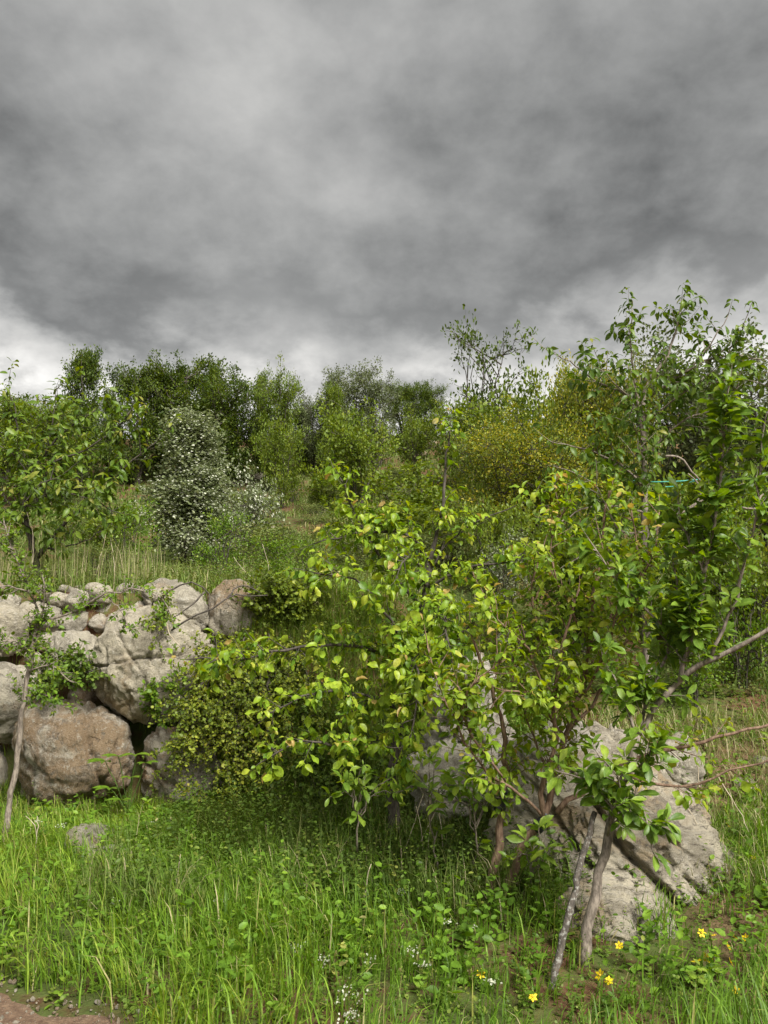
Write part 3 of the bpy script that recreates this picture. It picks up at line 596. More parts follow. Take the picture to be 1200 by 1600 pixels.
def place_leaves(root, base, p, rot, sz, tn, tm, wh, leafmat, leaf_parts, rng):
    sel = np.zeros(len(p), bool)
    if leaf_parts:
        u_, v_, dep = project(p); vis = (u_ > -10) & (u_ < 1210) & (v_ > 0) & (v_ < 1600)
        view = unit(CAM - p); face = np.abs(np.sum(rot[:, :, 2] * view, 1))
        score = sz * (0.35 + face) / dep * vis
        # of the leaves near the viewer's side of the crown, those that show largest
        near = dep < np.quantile(dep, 0.75); score = score * np.where(near, 1, 0.5)
        sel[np.argsort(-score)[:leaf_parts]] = True; sel &= vis
    if (~sel).any():
        o = obj('foliage', scatter_mesh('foliage', tm, (p - base)[~sel], rot[~sel], sz[~sel], tn[~sel], wh[~sel]), leafmat, root); o['kind'] = 'stuff'
    NV = 14
    for i in np.nonzero(sel)[0]:
        key = (id(tm), int(wh[i]), int(min(tn[i], 0.999) * NV), leafmat.name)
        if key not in _variants:
            v, q, a = tm[wh[i]]
            me = new_mesh('leaf', v, q, None, {'tint': np.full(len(v), (key[2] + 0.5) / NV), 'across': a}); me.materials.append(leafmat); _variants[key] = me
        o = bpy.data.objects.new('leaf', _variants[key]); COL.objects.link(o); o.parent = root
        m4 = Matrix.Identity(4)
        for r_ in range(3):
            for c_ in range(3): m4[r_][c_] = rot[i, r_, c_] * sz[i]
            m4[r_][3] = p[i, r_] - base[r_]
        o.matrix_local = m4

# ------------------------------------------------------------------ foreground trees
def gbase(px, Y, z=None):
    x = (px - 600) / FPX * Y; return np.array([x, Y, gz(x, Y) - 0.02])
def drop(pt):       # a trunk's foot put on the soil below a pixel
    w = at(*pt); return w
# pear tree in the middle
pear_guides = [
    ([(618, 1330, 5.0), (612, 1230, 5.0), (622, 1150, 4.98), (640, 1060, 4.95), (660, 960, 4.95), (672, 880, 4.95)], 0.042, 0.020, 0.5),
    ([(672, 880, 4.95), (690, 800, 4.95), (697, 730, 4.95), (703, 655, 4.95)], 0.016, 0.004, 0.5),
    ([(660, 950, 4.95), (610, 890, 4.85), (565, 820, 4.75), (528, 742, 4.7)], 0.014, 0.004, 1.0),
    ([(672, 875, 4.95), (640, 835, 4.85), (600, 830, 4.75), (545, 835, 4.7), (490, 850, 4.65)], 0.012, 0.004, 1.0),
    ([(645, 1040, 4.95), (560, 1010, 4.65), (470, 1010, 4.45), (395, 1025, 4.4), (300, 1030, 4.4)], 0.013, 0.004, 1.0),
    ([(632, 1110, 4.97), (560, 1085, 4.6), (480, 1085, 4.4), (412, 1125, 4.3)], 0.012, 0.004, 1.0),
    ([(625, 1145, 4.98), (550, 1165, 4.6), (470, 1160, 4.4), (410, 1190, 4.35)], 0.012, 0.004, 1.0),
    ([(645, 1040, 4.95), (610, 970, 4.6), (560, 910, 4.4), (490, 895, 4.3)], 0.012, 0.004, 1.0),
    ([(665, 920, 4.95), (735, 885, 4.8), (800, 880, 4.7), (850, 895, 4.65)], 0.012, 0.004, 1.0),
    ([(640, 1060, 4.95), (700, 1010, 4.6), (755, 960, 4.45), (790, 940, 4.4)], 0.012, 0.004, 1.1),
    ([(640, 1070, 4.95), (640, 1030, 4.6), (655, 1060, 4.35), (640, 1150, 4.3), (620, 1190, 4.3)], 0.010, 0.003, 1.5),
    ([(650, 1010, 4.95), (690, 960, 4.6), (700, 1010, 4.35), (710, 1060, 4.3)], 0.010, 0.003, 1.3),
    ([(672, 890, 4.95), (720, 830, 4.9), (800, 790, 4.85), (880, 758, 4.8)], 0.007, 0.002, 0.35),
    ([(668, 920, 4.95), (650, 880, 4.6), (640, 870, 4.4), (620, 900, 4.3)], 0.009, 0.003, 1.2),
]
b0 = at(618, 1330, 5.0); b0[2] = min(b0[2], gz(b0[0], 5.0))
plant_tree('pear_tree', 'broad pear tree with rounded glossy green leaves and dark trunk in the middle', 'tree', b0, pear_guides,
           dict(per_m=36, length=0.19, up=0.12, t0=0.10), dict(spacing=0.014, size=0.047, spread=62, droop=0.75, tip_n=3, up=0.75), BARKD, PEAR, 'pear', 101, 300, tint=(0.55, 0.17), young=0.25)
# grafted sapling clump
t2 = [
    ([(763, 1412, 4.22), (778, 1320, 4.22), (782, 1255, 4.22), (790, 1180, 4.22), (778, 1100, 4.17), (748, 1020, 4.12), (735, 975, 4.07)], 0.026, 0.006, 0.55),
    ([(786, 1412, 4.19), (815, 1325, 4.17), (850, 1282, 4.15), (866, 1220, 4.15), (882, 1150, 4.15), (905, 1090, 4.15), (922, 1000, 4.17), (935, 900, 4.17), (950, 780, 4.17)], 0.026, 0.006, 0.8),
    ([(850, 1285, 4.15), (845, 1230, 4.12), (868, 1165, 4.07), (862, 1100, 4.02), (880, 1010, 3.97), (905, 920, 3.97)], 0.018, 0.005, 0.8),
    ([(852, 1282, 4.15), (815, 1245, 4.07), (760, 1205, 3.97), (722, 1150, 3.87), (690, 1080, 3.82), (668, 1010, 3.77)], 0.010, 0.003, 0.9),
    ([(790, 1220, 3.97), (740, 1150, 3.87), (725, 1100, 3.82), (745, 1060, 3.77), (790, 1030, 3.77)], 0.007, 0.003, 1.2),
    ([(870, 1270, 4.15), (960, 1198, 4.12), (1060, 1167, 4.07), (1130, 1150, 4.02), (1215, 1128, 3.97)], 0.016, 0.006, 0.30),
    ([(960, 1200, 4.12), (1030, 1227, 4.07), (1100, 1222, 4.02), (1150, 1200, 3.97), (1215, 1180, 3.97)], 0.009, 0.004, 0.35),
    ([(882, 1150, 4.15), (940, 1080, 4.22), (985, 980, 4.27), (1000, 880, 4.27), (985, 790, 4.27)], 0.010, 0.004, 0.9),
    ([(905, 1090, 4.15), (850, 1010, 4.27), (830, 930, 4.32), (850, 850, 4.37)], 0.008, 0.003, 0.9),
    ([(922, 1000, 4.17), (880, 930, 4.02), (860, 860, 3.97), (880, 800, 3.97)], 0.008, 0.003, 1.0),
    ([(905, 1090, 4.15), (950, 1010, 4.02), (965, 930, 3.97), (940, 850, 3.97)], 0.008, 0.003, 1.0),
    ([(922, 1000, 4.17), (980, 930, 4.22), (1020, 870, 4.22), (1030, 800, 4.27)], 0.008, 0.003, 0.9),
    ([(882, 1150, 4.15), (830, 1090, 3.97), (790, 1080, 3.92), (760, 1120, 3.87)], 0.008, 0.003, 1.0),
    ([(862, 1100, 4.02), (820, 1010, 3.97), (770, 960, 3.92), (740, 900, 3.92)], 0.008, 0.003, 0.9),
    ([(866, 1220, 4.15), (820, 1120, 4.27), (800, 1050, 4.27), (815, 980, 4.27)], 0.008, 0.003, 0.9),
]
b2 = at(775, 1412, 4.22); b2[2] = min(b2[2], gz(b2[0], 4.22))
r2, l2, _ = plant_tree('grafted_sapling', 'yellow-green young fruit tree with several tan stems bound with black tape', 'tree', b2, t2,
           dict(per_m=42, length=0.18, up=0.25, t0=0.24), dict(spacing=0.015, size=0.042, spread=58, droop=0.5, tip_n=3, up=0.7), BARKR, YPEAR, 'pear', 102, 300, trunk_guides=2, tint=(0.5, 0.2), young=0.35)
for pts in ([(780, 1268, 4.22), (783, 1250, 4.22), (785, 1234, 4.22)], [(838, 1296, 4.155), (848, 1284, 4.15), (855, 1270, 4.15)]):
    tube_obj('grafting_tape', [at(*p) for p in pts], 0.034, 0.031, TAPE, r2, b2, 10, 7, np.random.default_rng(5), 0.002)
# plum on the right
t3 = [
    ([(908, 1512, 3.60), (930, 1390, 3.62), (948, 1310, 3.65), (968, 1240, 3.68), (985, 1190, 3.70), (995, 1148, 3.71)], 0.026, 0.019, 0),
    ([(995, 1150, 3.71), (1030, 1100, 3.70), (1065, 1060, 3.68), (1110, 1032, 3.63), (1200, 985, 3.53), (1270, 950, 3.48)], 0.017, 0.008, 0.22),
    ([(1062, 1064, 3.68), (1080, 1000, 3.66), (1100, 900, 3.63), (1120, 800, 3.58), (1130, 700, 3.53), (1140, 600, 3.48)], 0.012, 0.004, 1.8),
    ([(995, 1150, 3.71), (978, 1095, 3.73), (960, 1062, 3.78), (940, 1020, 3.78)], 0.009, 0.003, 0.8),
    ([(1000, 1138, 3.71), (1022, 1070, 3.76), (1045, 1000, 3.78), (1060, 930, 3.83), (1050, 860, 3.83)], 0.010, 0.003, 1.0),
    ([(1110, 1030, 3.63), (1150, 930, 3.58), (1180, 800, 3.53), (1195, 660, 3.48)], 0.009, 0.004, 0.75),
    ([(948, 1310, 3.65), (960, 1270, 3.53), (968, 1220, 3.48), (935, 1180, 3.40)], 0.007, 0.003, 0.75),
    ([(955, 1290, 3.65), (990, 1270, 3.53), (1012, 1285, 3.48), (1018, 1325, 3.46)], 0.006, 0.003, 1.0),
    ([(960, 1260, 3.66), (935, 1235, 3.58), (905, 1215, 3.50), (870, 1205, 3.46)], 0.006, 0.003, 0.7),
    ([(975, 1225, 3.68), (1000, 1200, 3.58), (1015, 1170, 3.53), (1005, 1150, 3.48)], 0.006, 0.003, 0.8),
    ([(1045, 1000, 3.78), (1000, 940, 3.78), (960, 900, 3.73), (925, 850, 3.73)], 0.007, 0.003, 0.9),
    ([(1100, 900, 3.63), (1070, 830, 3.68), (1060, 790, 3.68)], 0.006, 0.003, 1.0),
]
b3 = at(908, 1512, 3.60); b3[2] = min(b3[2], gz(b3[0], 3.60))
plant_tree('plum_tree', 'plum tree with forked grey trunk and tall upright shoot of dark green leaves', 'tree', b3, t3,
           dict(per_m=36, length=0.10, up=0.25, t0=0.05, ang=(35, 65)), dict(spacing=0.0105, size=0.063, spread=55, droop=0.10, tip_n=4, up=0.8), BARK, PLUM, 'plum', 103, 300, tint=(0.5, 0.2), young=0.25)
# tall tree behind on the right
t4 = [
    ([(1012, 1075, 6.6), (1010, 950, 6.6), (1008, 850, 6.6), (1006, 750, 6.6), (1005, 640, 6.6), (1010, 590, 6.6)], 0.042, 0.022, 0.9),
    ([(1006, 690, 6.6), (992, 600, 6.5), (985, 530, 6.45), (988, 485, 6.4)], 0.016, 0.004, 1.0),
    ([(1010, 595, 6.6), (1040, 560, 6.6), (1058, 510, 6.6), (1065, 468, 6.6)], 0.018, 0.004, 1.1),
    ([(1015, 620, 6.6), (1070, 580, 6.5), (1110, 540, 6.4), (1138, 492, 6.35)], 0.014, 0.004, 0.8),
    ([(1060, 585, 6.5), (1110, 560, 6.4), (1150, 535, 6.35), (1168, 492, 6.3)], 0.010, 0.003, 0.7),
    ([(1080, 570, 6.5), (1140, 555, 6.45), (1200, 560, 6.4), (1240, 540, 6.4)], 0.010, 0.004, 0.7),
    ([(1005, 625, 6.6), (940, 600, 6.5), (890, 565, 6.45), (855, 548, 6.4)], 0.012, 0.003, 0.5),
    ([(1005, 640, 6.6), (960, 600, 6.4), (940, 575, 6.3)], 0.010, 0.003, 1.0),
    ([(1007, 760, 6.6), (960, 720, 6.4), (905, 700, 6.3), (860, 690, 6.2)], 0.012, 0.004, 1.0),
    ([(1007, 800, 6.6), (950, 790, 6.4), (900, 800, 6.3), (860, 830, 6.2)], 0.012, 0.004, 1.0),
    ([(1007, 720, 6.6), (1060, 660, 6.6), (1110, 640, 6.6), (1160, 600, 6.6)], 0.012, 0.004, 0.9),
    ([(1008, 860, 6.6), (940, 850, 6.4), (890, 880, 6.3)], 0.010, 0.004, 1.0),
    ([(1008, 840, 6.6), (1080, 790, 6.6), (1150, 760, 6.6), (1210, 740, 6.6)], 0.012, 0.004, 0.6),
    ([(1006, 700, 6.6), (985, 650, 6.3), (1000, 620, 6.2)], 0.010, 0.003, 1.2),
    ([(1007, 780, 6.6), (990, 720, 6.3), (1010, 690, 6.2)], 0.010, 0.003, 1.1), ([(1007, 900, 6.6), (1040, 850, 6.3), (1060, 800, 6.2)], 0.010, 0.003, 1.0), ([(1007, 830, 6.6), (970, 830, 6.3), (930, 760, 6.2), (900, 740, 6.2)], 0.010, 0.003, 1.0), ([(1010, 590, 6.6), (1090, 600, 6.5), (1150, 590, 6.4), (1210, 610, 6.4)], 0.010, 0.003, 0.9), ([(1008, 660, 6.6), (1060, 620, 6.4), (1100, 590, 6.3)], 0.010, 0.003, 1.0),
]
b4 = at(1012, 1075, 6.6); b4[2] = min(b4[2], gz(b4[0], 6.6))
plant_tree('apple_tree', 'tall open fruit tree with drooping dark leaves against the sky', 'tree', b4, t4,
           dict(per_m=18, length=0.30, up=0.18, t0=0.06), dict(spacing=0.020, size=0.068, spread=60, droop=0.75, tip_n=3, up=0.6), BARK, CHERRY, 'cherry', 104, 260, tint=(0.38, 0.2), young=0.2)
# cherry on the terrace, left
t6 = [
    ([(62, 905, 7.6), (52, 860, 7.6), (40, 800, 7.6), (48, 745, 7.6)], 0.040, 0.020, 0.2),
    ([(48, 745, 7.6), (75, 700, 7.55), (110, 665, 7.5), (150, 640, 7.5)], 0.018, 0.004, 1.0),
    ([(60, 870, 7.6), (110, 810, 7.5), (165, 765, 7.4), (205, 720, 7.35), (245, 690, 7.3)], 0.022, 0.004, 0.9),
    ([(62, 860, 7.6), (120, 850, 7.4), (160, 830, 7.3)], 0.012, 0.004, 0.6),
    ([(48, 745, 7.6), (30, 690, 7.6), (22, 640, 7.6), (15, 612, 7.6)], 0.014, 0.004, 0.8),
    ([(52, 840, 7.6), (10, 780, 7.5), (-30, 730, 7.5), (-60, 690, 7.5)], 0.016, 0.004, 1.0),
    ([(48, 745, 7.6), (90, 720, 7.4), (140, 700, 7.3), (180, 670, 7.3), (205, 640, 7.3)], 0.014, 0.004, 1.0),
    ([(75, 700, 7.55), (85, 640, 7.5), (88, 605, 7.5)], 0.010, 0.003, 0.9),
    ([(45, 790, 7.6), (90, 770, 7.3), (140, 780, 7.2), (180, 800, 7.2)], 0.012, 0.004, 1.2),
    ([(45, 790, 7.6), (40, 740, 7.3), (20, 710, 7.2), (-10, 690, 7.2)], 0.012, 0.004, 1.2),
    ([(50, 830, 7.6), (30, 800, 7.2), (60, 760, 7.1), (100, 740, 7.1)], 0.010, 0.004, 1.2),
]
b6 = at(62, 905, 7.6); b6[2] = min(b6[2], gz(b6[0], 7.6))
plant_tree('cherry_tree', 'spreading cherry tree with dark branches on the terrace above the boulder wall', 'tree', b6, t6,
           dict(per_m=20, length=0.34, up=0.25, t0=0.08), dict(spacing=0.021, size=0.072, spread=60, droop=0.65, tip_n=3, up=0.6), BARKD, CHERRY, 'cherry', 106, 260, tint=(0.55, 0.2), young=0.25)
# slim sapling at the left edge
t7 = [
    ([(4, 1330, 5.2), (14, 1260, 5.2), (26, 1185, 5.2), (32, 1130, 5.2), (44, 1050, 5.2), (62, 965, 5.2)], 0.022, 0.013, 0),
    ([(32, 1130, 5.2), (44, 1050, 5.2), (62, 965, 5.2), (45, 925, 5.2), (22, 860, 5.2), (6, 815, 5.2)], 0.013, 0.004, 1.5),
    ([(62, 968, 5.2), (110, 960, 5.15), (165, 930, 5.1), (215, 922, 5.05), (255, 935, 5.0), (268, 965, 5.0)], 0.009, 0.003, 0.9),
    ([(44, 1050, 5.2), (80, 1040, 5.1), (110, 1065, 5.05)], 0.006, 0.003, 1.5), ([(48, 1020, 5.2), (20, 1000, 5.1), (-15, 1010, 5.1)], 0.006, 0.003, 1.6),
    ([(58, 985, 5.2), (70, 940, 5.1), (66, 900, 5.05)], 0.006, 0.003, 1.4), ([(38, 1090, 5.2), (70, 1085, 5.1), (100, 1105, 5.0)], 0.005, 0.003, 1.3),
    ([(45, 925, 5.2), (10, 915, 5.1), (-20, 925, 5.1)], 0.006, 0.003, 1.3), ([(22, 860, 5.2), (-10, 850, 5.1), (-40, 840, 5.1)], 0.006, 0.003, 1.6), ([(165, 930, 5.1), (190, 955, 5.0), (205, 985, 5.0)], 0.004, 0.002, 1.0),
]
b7 = at(4, 1330, 5.2); b7[2] = min(b7[2], gz(b7[0], 5.2))
plant_tree('slim_sapling', 'slim pale-stemmed sapling with small bright leaves standing before the boulder wall', 'tree', b7, t7,
           dict(per_m=42, length=0.12, up=0.15, t0=0.03), dict(spacing=0.010, size=0.026, spread=58, droop=0.2, tip_n=3, up=0.7), BARK, SAPL, 'oval', 107, 200, tint=(0.5, 0.22), young=0.2)
# young rosette-leaved shoots under the pear tree
for (nm_, lb, pts, sd) in (
    ('plum_sucker', 'short green sucker shoot with a leafy tuft below the pear tree', [(558, 1330, 4.35), (560, 1280, 4.3), (570, 1215, 4.3)], 1),
    ('plum_sucker', 'leafy sucker shoot leaning over the dark gap beside the pear trunk', [(690, 1390, 4.5), (672, 1280, 4.35), (678, 1205, 4.3)], 2),
    ('plum_sucker', 'leafy sucker shoot just left of the black taped stem', [(745, 1390, 4.4), (742, 1300, 4.25), (745, 1225, 4.2)], 3),
    ('plum_sucker', 'low leafy sucker shoot in front of the large streaked boulder base', [(845, 1420, 4.2), (830, 1370, 4.1), (850, 1310, 4.05)], 4)):
    bb = at(*pts[0]); bb[2] = min(bb[2], gz(bb[0], pts[0][2]))
    x0, y0, q0 = pts[-1]
    gds = [(pts, 0.006, 0.003, 0.5)] + [([pts[1], ((pts[1][0] + x0) / 2 + ddx * 0.4, y0 + 25, q0), (x0 + ddx, y0 + ddy, q0 - 0.05)], 0.004, 0.002, 1.0) for ddx, ddy in ((-28, 10), (30, 8), (-8, -8), (52, 24), (-48, 30))]
    plant_tree(nm_, lb, 'shrub', bb, gds, dict(per_m=14, length=0.06, up=0.3, t0=0.4), dict(spacing=0.014, size=0.062, spread=60, droop=0.05, tip_n=4, up=0.9), BARK, PLUM, 'plum', 110 + sd, 60, group='sucker shoots under the fruit trees', tint=(0.62, 0.2))

# lichen-covered stake beside the plum
bs = at(860, 1556, 3.42); root = empty('support_stake', bs, 'leaning black stake crusted with white lichen beside the plum trunk', 'stake')
tube_obj('pole', [at(860, 1556, 3.42), at(878, 1470, 3.46), at(896, 1400, 3.50), at(912, 1330, 3.55), at(930, 1268, 3.6)], 0.017, 0.012, BARKL, root, bs, 9, 24, np.random.default_rng(8), 0.003)

# ------------------------------------------------------------------ generic shrubs and far trees
def auto_plant(rng, H, W, stems=4, limbs=26, subs=7, leaf=0.09, per_sub=45, spread=0.13, profile='round', lean=0.15, top=1.0, spike=0.25, low=0.12):
    """woody skeleton with foliage clouds: returns stems (n,8,3), limbs (n,6,3), subs (n,4,3), leaf positions, outward dirs"""
    S = []
    for i in range(stems):
        a = rng.uniform(0, 6.28); rad = rng.uniform(0.05, 0.32) * W * (0.3 if stems == 1 else 1); h = H * rng.uniform(0.72, 0.98)
        if i == 0: h = H * 0.98
        s = np.linspace(0, 1, 8); b_ = np.array([math.cos(a), math.sin(a), 0])
        ln = b_[None] * (0.04 * W + rad * s[:, None] ** 1.2) + np.array([0, 0, 1]) * (h * s)[:, None] + rng.normal(size=(8, 3)) * 0.025 * W * s[:, None]
        S.append(ln)
    S = np.array(S)
    si = rng.integers(0, stems, limbs); u = low + (0.95 - low) * rng.random(limbs) ** 0.8
    x = u * 7; a0 = np.minimum(x.astype(int), 6); f = (x - a0)[:, None]; p0 = S[si, a0] * (1 - f) + S[si, a0 + 1] * f
    hz = p0[:, 2] / H
    prof = {'round': np.sqrt(np.clip(1 - (2 * (hz - 0.45)) ** 2, 0.08, 1)), 'cone': np.clip(1.02 - hz, 0.03, 1) * np.clip(0.55 + hz * 2.2, 0, 1), 'vase': 0.35 + 0.65 * hz * np.clip(1.6 - hz, 0, 1)}[profile]
    az = rng.random(limbs) * 6.28; out = np.stack([np.cos(az), np.sin(az), 0 * az], -1)
    cen = np.stack([p0[:, 0], p0[:, 1], 0 * az], -1)
    tgt = out * (0.5 * W * prof * rng.uniform(0.65, 1.15, limbs))[:, None]; delta = tgt - cen * 0.8
    upw = (0.4 if profile == 'cone' else 1.0) * rng.uniform(0.1, 0.9, limbs) * np.linalg.norm(delta, axis=1) + rng.random(limbs) * spike * H * (hz > 0.6)
    delta[:, 2] = np.minimum(upw, np.maximum(H * top * rng.uniform(0.86, 1.08, limbs) - p0[:, 2], 0.03))
    s = np.linspace(0, 1, 6)[None, :, None]
    Lm = p0[:, None] + delta[:, None] * s + np.array([0, 0, 1.0]) * ((s * (1 - s)) * 0.2 * np.linalg.norm(delta, axis=1)[:, None, None]) + rng.normal(size=(limbs, 6, 3)) * 0.015 * W
    k = limbs * subs; li = np.repeat(np.arange(limbs), subs); uu = rng.uniform(0.15, 1, k); x = uu * 5; a0 = np.minimum(x.astype(int), 4); f = (x - a0)[:, None]
    q0 = Lm[li, a0] * (1 - f) + Lm[li, a0 + 1] * f
    d = unit(rng.normal(size=(k, 3)) + np.array([0, 0, 0.7]) + 0.6 * unit(delta)[li]); ln = 0.16 * W * rng.uniform(0.4, 1.25, k)
    s = np.linspace(0, 1, 4)[None, :, None]; Sb = q0[:, None] + d[:, None] * ln[:, None, None] * s + rng.normal(size=(k, 4, 3)) * 0.01 * W
    n = k * per_sub; bi = np.repeat(np.arange(k), per_sub); uu = rng.random(n) ** 0.7; x = uu * 3; a0 = np.minimum(x.astype(int), 2); f = (x - a0)[:, None]
    c = Sb[bi, a0] * (1 - f) + Sb[bi, a0 + 1] * f
    off = rng.normal(size=(n, 3)) * spread * W * 0.35 * (1.05 - 0.7 * uu)[:, None]
    return S, Lm, Sb, c + off, unit(off + 0.3 * d[bi]), bi
def shrub_meshes(name, seed, H, W, leaf, shape='simple', tint=(0.5, 0.2), r0=0.03, blossom=0, bl_size=0.03, **kw):
    rng = np.random.default_rng(seed)
    S, Lm, Sb, lp, ld, bi = auto_plant(rng, H, W, leaf=leaf, **kw)
    v1, q1 = tube_mesh_data(S, np.linspace(r0, r0 * 0.2, 8)[None].repeat(len(S), 0), 6); v2, q2 = tube_mesh_data(Lm, np.linspace(r0 * 0.4, r0 * 0.1, 6)[None].repeat(len(Lm), 0), 4); v3, q3 = tube_mesh_data(Sb, np.linspace(r0 * 0.15, r0 * 0.05, 4)[None].repeat(len(Sb), 0), 3)
    trunk = new_mesh('trunk', v1, q1)
    limb = new_mesh('limbs', np.concatenate([v2, v3]), np.concatenate([q2, q3 + len(v2)]))
    n = len(lp); ax_ = ld + rng.normal(size=(n, 3)) * 0.5; ax_[:, 2] -= 0.15
    rot = frames(ax_, np.array([0.1, -0.2, 1.0]) + rng.normal(size=(n, 3)) * 0.7)
    clump = rng.normal(size=len(Sb))[bi] * 0.6 + rng.normal(size=n) * 0.7
    tn = np.clip(tint[0] + tint[1] * clump, 0, 1); tm = TEMPL[shape]
    crown = scatter_mesh('crown', tm, lp, rot, leaf * rng.uniform(0.6, 1.3, n), tn, rng.integers(0, len(tm), n))
    bl = None
    if blossom:
        fl = star_flower(5, 0.75, 0.25); pick = rng.choice(n, blossom, replace=False)
        bp_ = lp[pick] + unit(ld[pick]) * leaf * 0.6; nr = unit(ld[pick] + np.array([0, -0.3, 0.7])); rt = frames(np.cross(nr, rng.normal(size=nr.shape)), nr)
        bl = scatter_mesh('blossom', [fl], bp_, rt, bl_size * rng.uniform(0.6, 1.3, blossom), rng.random(blossom), np.zeros(blossom, int))
    return trunk, limb, crown, bl
def put_shrub(name, label, cat, proto, loc, scale, rz, leafmat, bark, group=None):
    root = empty(name, loc, label, cat, group); root.scale = scale if hasattr(scale, '__len__') else (scale,) * 3; root.rotation_euler = (0, 0, rz)
    t, l, c, bl = proto
    obj('trunk', t, bark, root); o = obj('limbs', l, bark, root); o['kind'] = 'stuff'
    o = obj('crown', c, None, root)
    if len(c.materials) == 0: c.materials.append(leafmat)
    if bl is not None: obj('blossom', bl, BLOSSOM, root)['kind'] = 'stuff'
    return root
def base_at(px, Y): x = (px - 600) / FPX * (Y * math.cos(PITCH) + (gz((px - 600) / FPX * Y, Y) - 1.6) * math.sin(PITCH)); return (x, Y, gz(x, Y) - 0.03)
def place(name, label, cat, proto, dims, px, Y, top, width, leafmat, bark, rz=0.0, group=None):
    """stand a plant of prototype size dims=(H,W) at column px, distance Y, reaching picture row top with the given width in pixels"""
    b_ = base_at(px, Y); H = at(px, top, Y)[2] - b_[2]; W = width * Y / FPX
    return put_shrub(name, label, cat, proto, b_, (W / dims[1], W / dims[1], max(H, 0.2) / dims[0]), rz, leafmat, bark, group)

DARKP = [shrub_meshes('tree', 200 + i, 4.0, 3.6, 0.088, 'far', tint=(0.42, 0.26), r0=0.06, stems=6, limbs=56, subs=8, per_sub=52, spread=0.13, profile=pr, low=0.03, spike=0.4) for i, pr in enumerate(('round', 'vase', 'round', 'cone'))]
GREYP = [shrub_meshes('tree', 210 + i, 4.0, 3.6, 0.082, 'far', tint=(0.5, 0.24), r0=0.05, stems=5, limbs=46, subs=8, per_sub=44, spread=0.15, profile='vase') for i in range(2)]
SPARSEP = shrub_meshes('tree', 220, 4.0, 3.6, 0.115, tint=(0.35, 0.2), r0=0.055, stems=6, limbs=44, subs=6, per_sub=10, spread=0.12, profile='vase', spike=0.5)
LIGHTP = [shrub_meshes('shrub', 230 + i, 2.0, 2.4, 0.085, 'far', tint=(0.5, 0.22), r0=0.03, stems=5, limbs=30, subs=7, per_sub=26, spread=0.17, profile='round') for i in range(2)]
D4 = (4.0, 3.6); D2 = (2.0, 2.4)
bgt = [  # label, kind, px, Y, top row, width px
    ('dark green tree with a pointed leader at the far left of the skyline', 0, 122, 27, 556, 110, 3), ('dark round-topped tree right of the pointed skyline tree', 0, 212, 28, 588, 105, 0),
    ('broad dark tree with a bushy top behind the white flowering hawthorn', 0, 295, 28, 580, 130, 2), ('dense dark tree with deep shade at its foot', 0, 362, 27, 604, 125, 1),
    ('pale-stemmed green tree at the bright gap in the skyline', 1, 432, 26, 594, 85, 1), ('olive green tree filling the slope left of the pointed skyline tree', 1, 60, 25, 640, 150, 0),
    ('low grey-green tree just right of the bright skyline gap', 2, 492, 29, 628, 80, 0), ('tall grey-green tree in the centre of the skyline', 2, 548, 30, 588, 100, 1), ('grey-green tree with tufted tops beside the central skyline tree', 2, 592, 30, 606, 80, 0),
    ('small dark tree on the crest above the grassy patch', 0, 634, 36, 606, 66, 0), ('small bushy tree at the crest beside the grassy patch', 0, 668, 37, 610, 60, 2),
    ('dark tree closing the skyline at the left border', 0, 12, 28, 636, 110, 2),
    ('narrow spiky tree between the pointed and the round-topped skyline trees', 0, 168, 29, 616, 55, 3), ('narrow spiky tree right of the round-topped skyline tree', 0, 252, 29, 604, 55, 3), ('slim spiky tree behind the broad bushy skyline tree', 0, 330, 29, 574, 46, 3), ('slim dark tree right of the dense dark tree', 0, 404, 28, 590, 40, 3),
    ('slim olive tree left of the central grey-green tree', 1, 520, 28, 604, 60, 3), ('short dark tree low in the dip of the skyline', 0, 470, 30, 640, 70, 3)]
for i, (lb, kd, px, Y_, top, w, pi) in enumerate(bgt):
    pr = DARKP[pi] if kd == 0 else (DARKP[pi] if kd == 1 else GREYP[pi])
    if kd == 2 or kd == 0: mt = GREYF if kd == 2 else DARKF
    else: mt = LIGHTF
    if kd == 1:
        key = ('light', pi)
        c2 = pr[2].copy(); c2.materials.clear(); c2.materials.append(LIGHTF); pr = (pr[0], pr[1], c2, None)
    place('hill_tree', lb, 'tree', pr, D4, px, Y_, top, w * 1.12, mt, BARKD, i * 1.3, 'trees along the skyline')
place('hill_tree', 'sparse see-through tree with bare upper twigs standing on the crest', 'tree', SPARSEP, D4, 765, 24, 524, 150, DARKF, BARKD, 0.6, 'trees along the skyline')
place('grey_shrub', 'tangled grey-green tree behind the tall open fruit tree', 'tree', GREYP[0], D4, 1090, 13, 575, 300, GREYF, BARK, 2.0)
place('grey_shrub', 'grey-green tree at the right border behind the plum shoot', 'tree', GREYP[1], D4, 1215, 12, 600, 260, GREYF, BARK, 1.0)
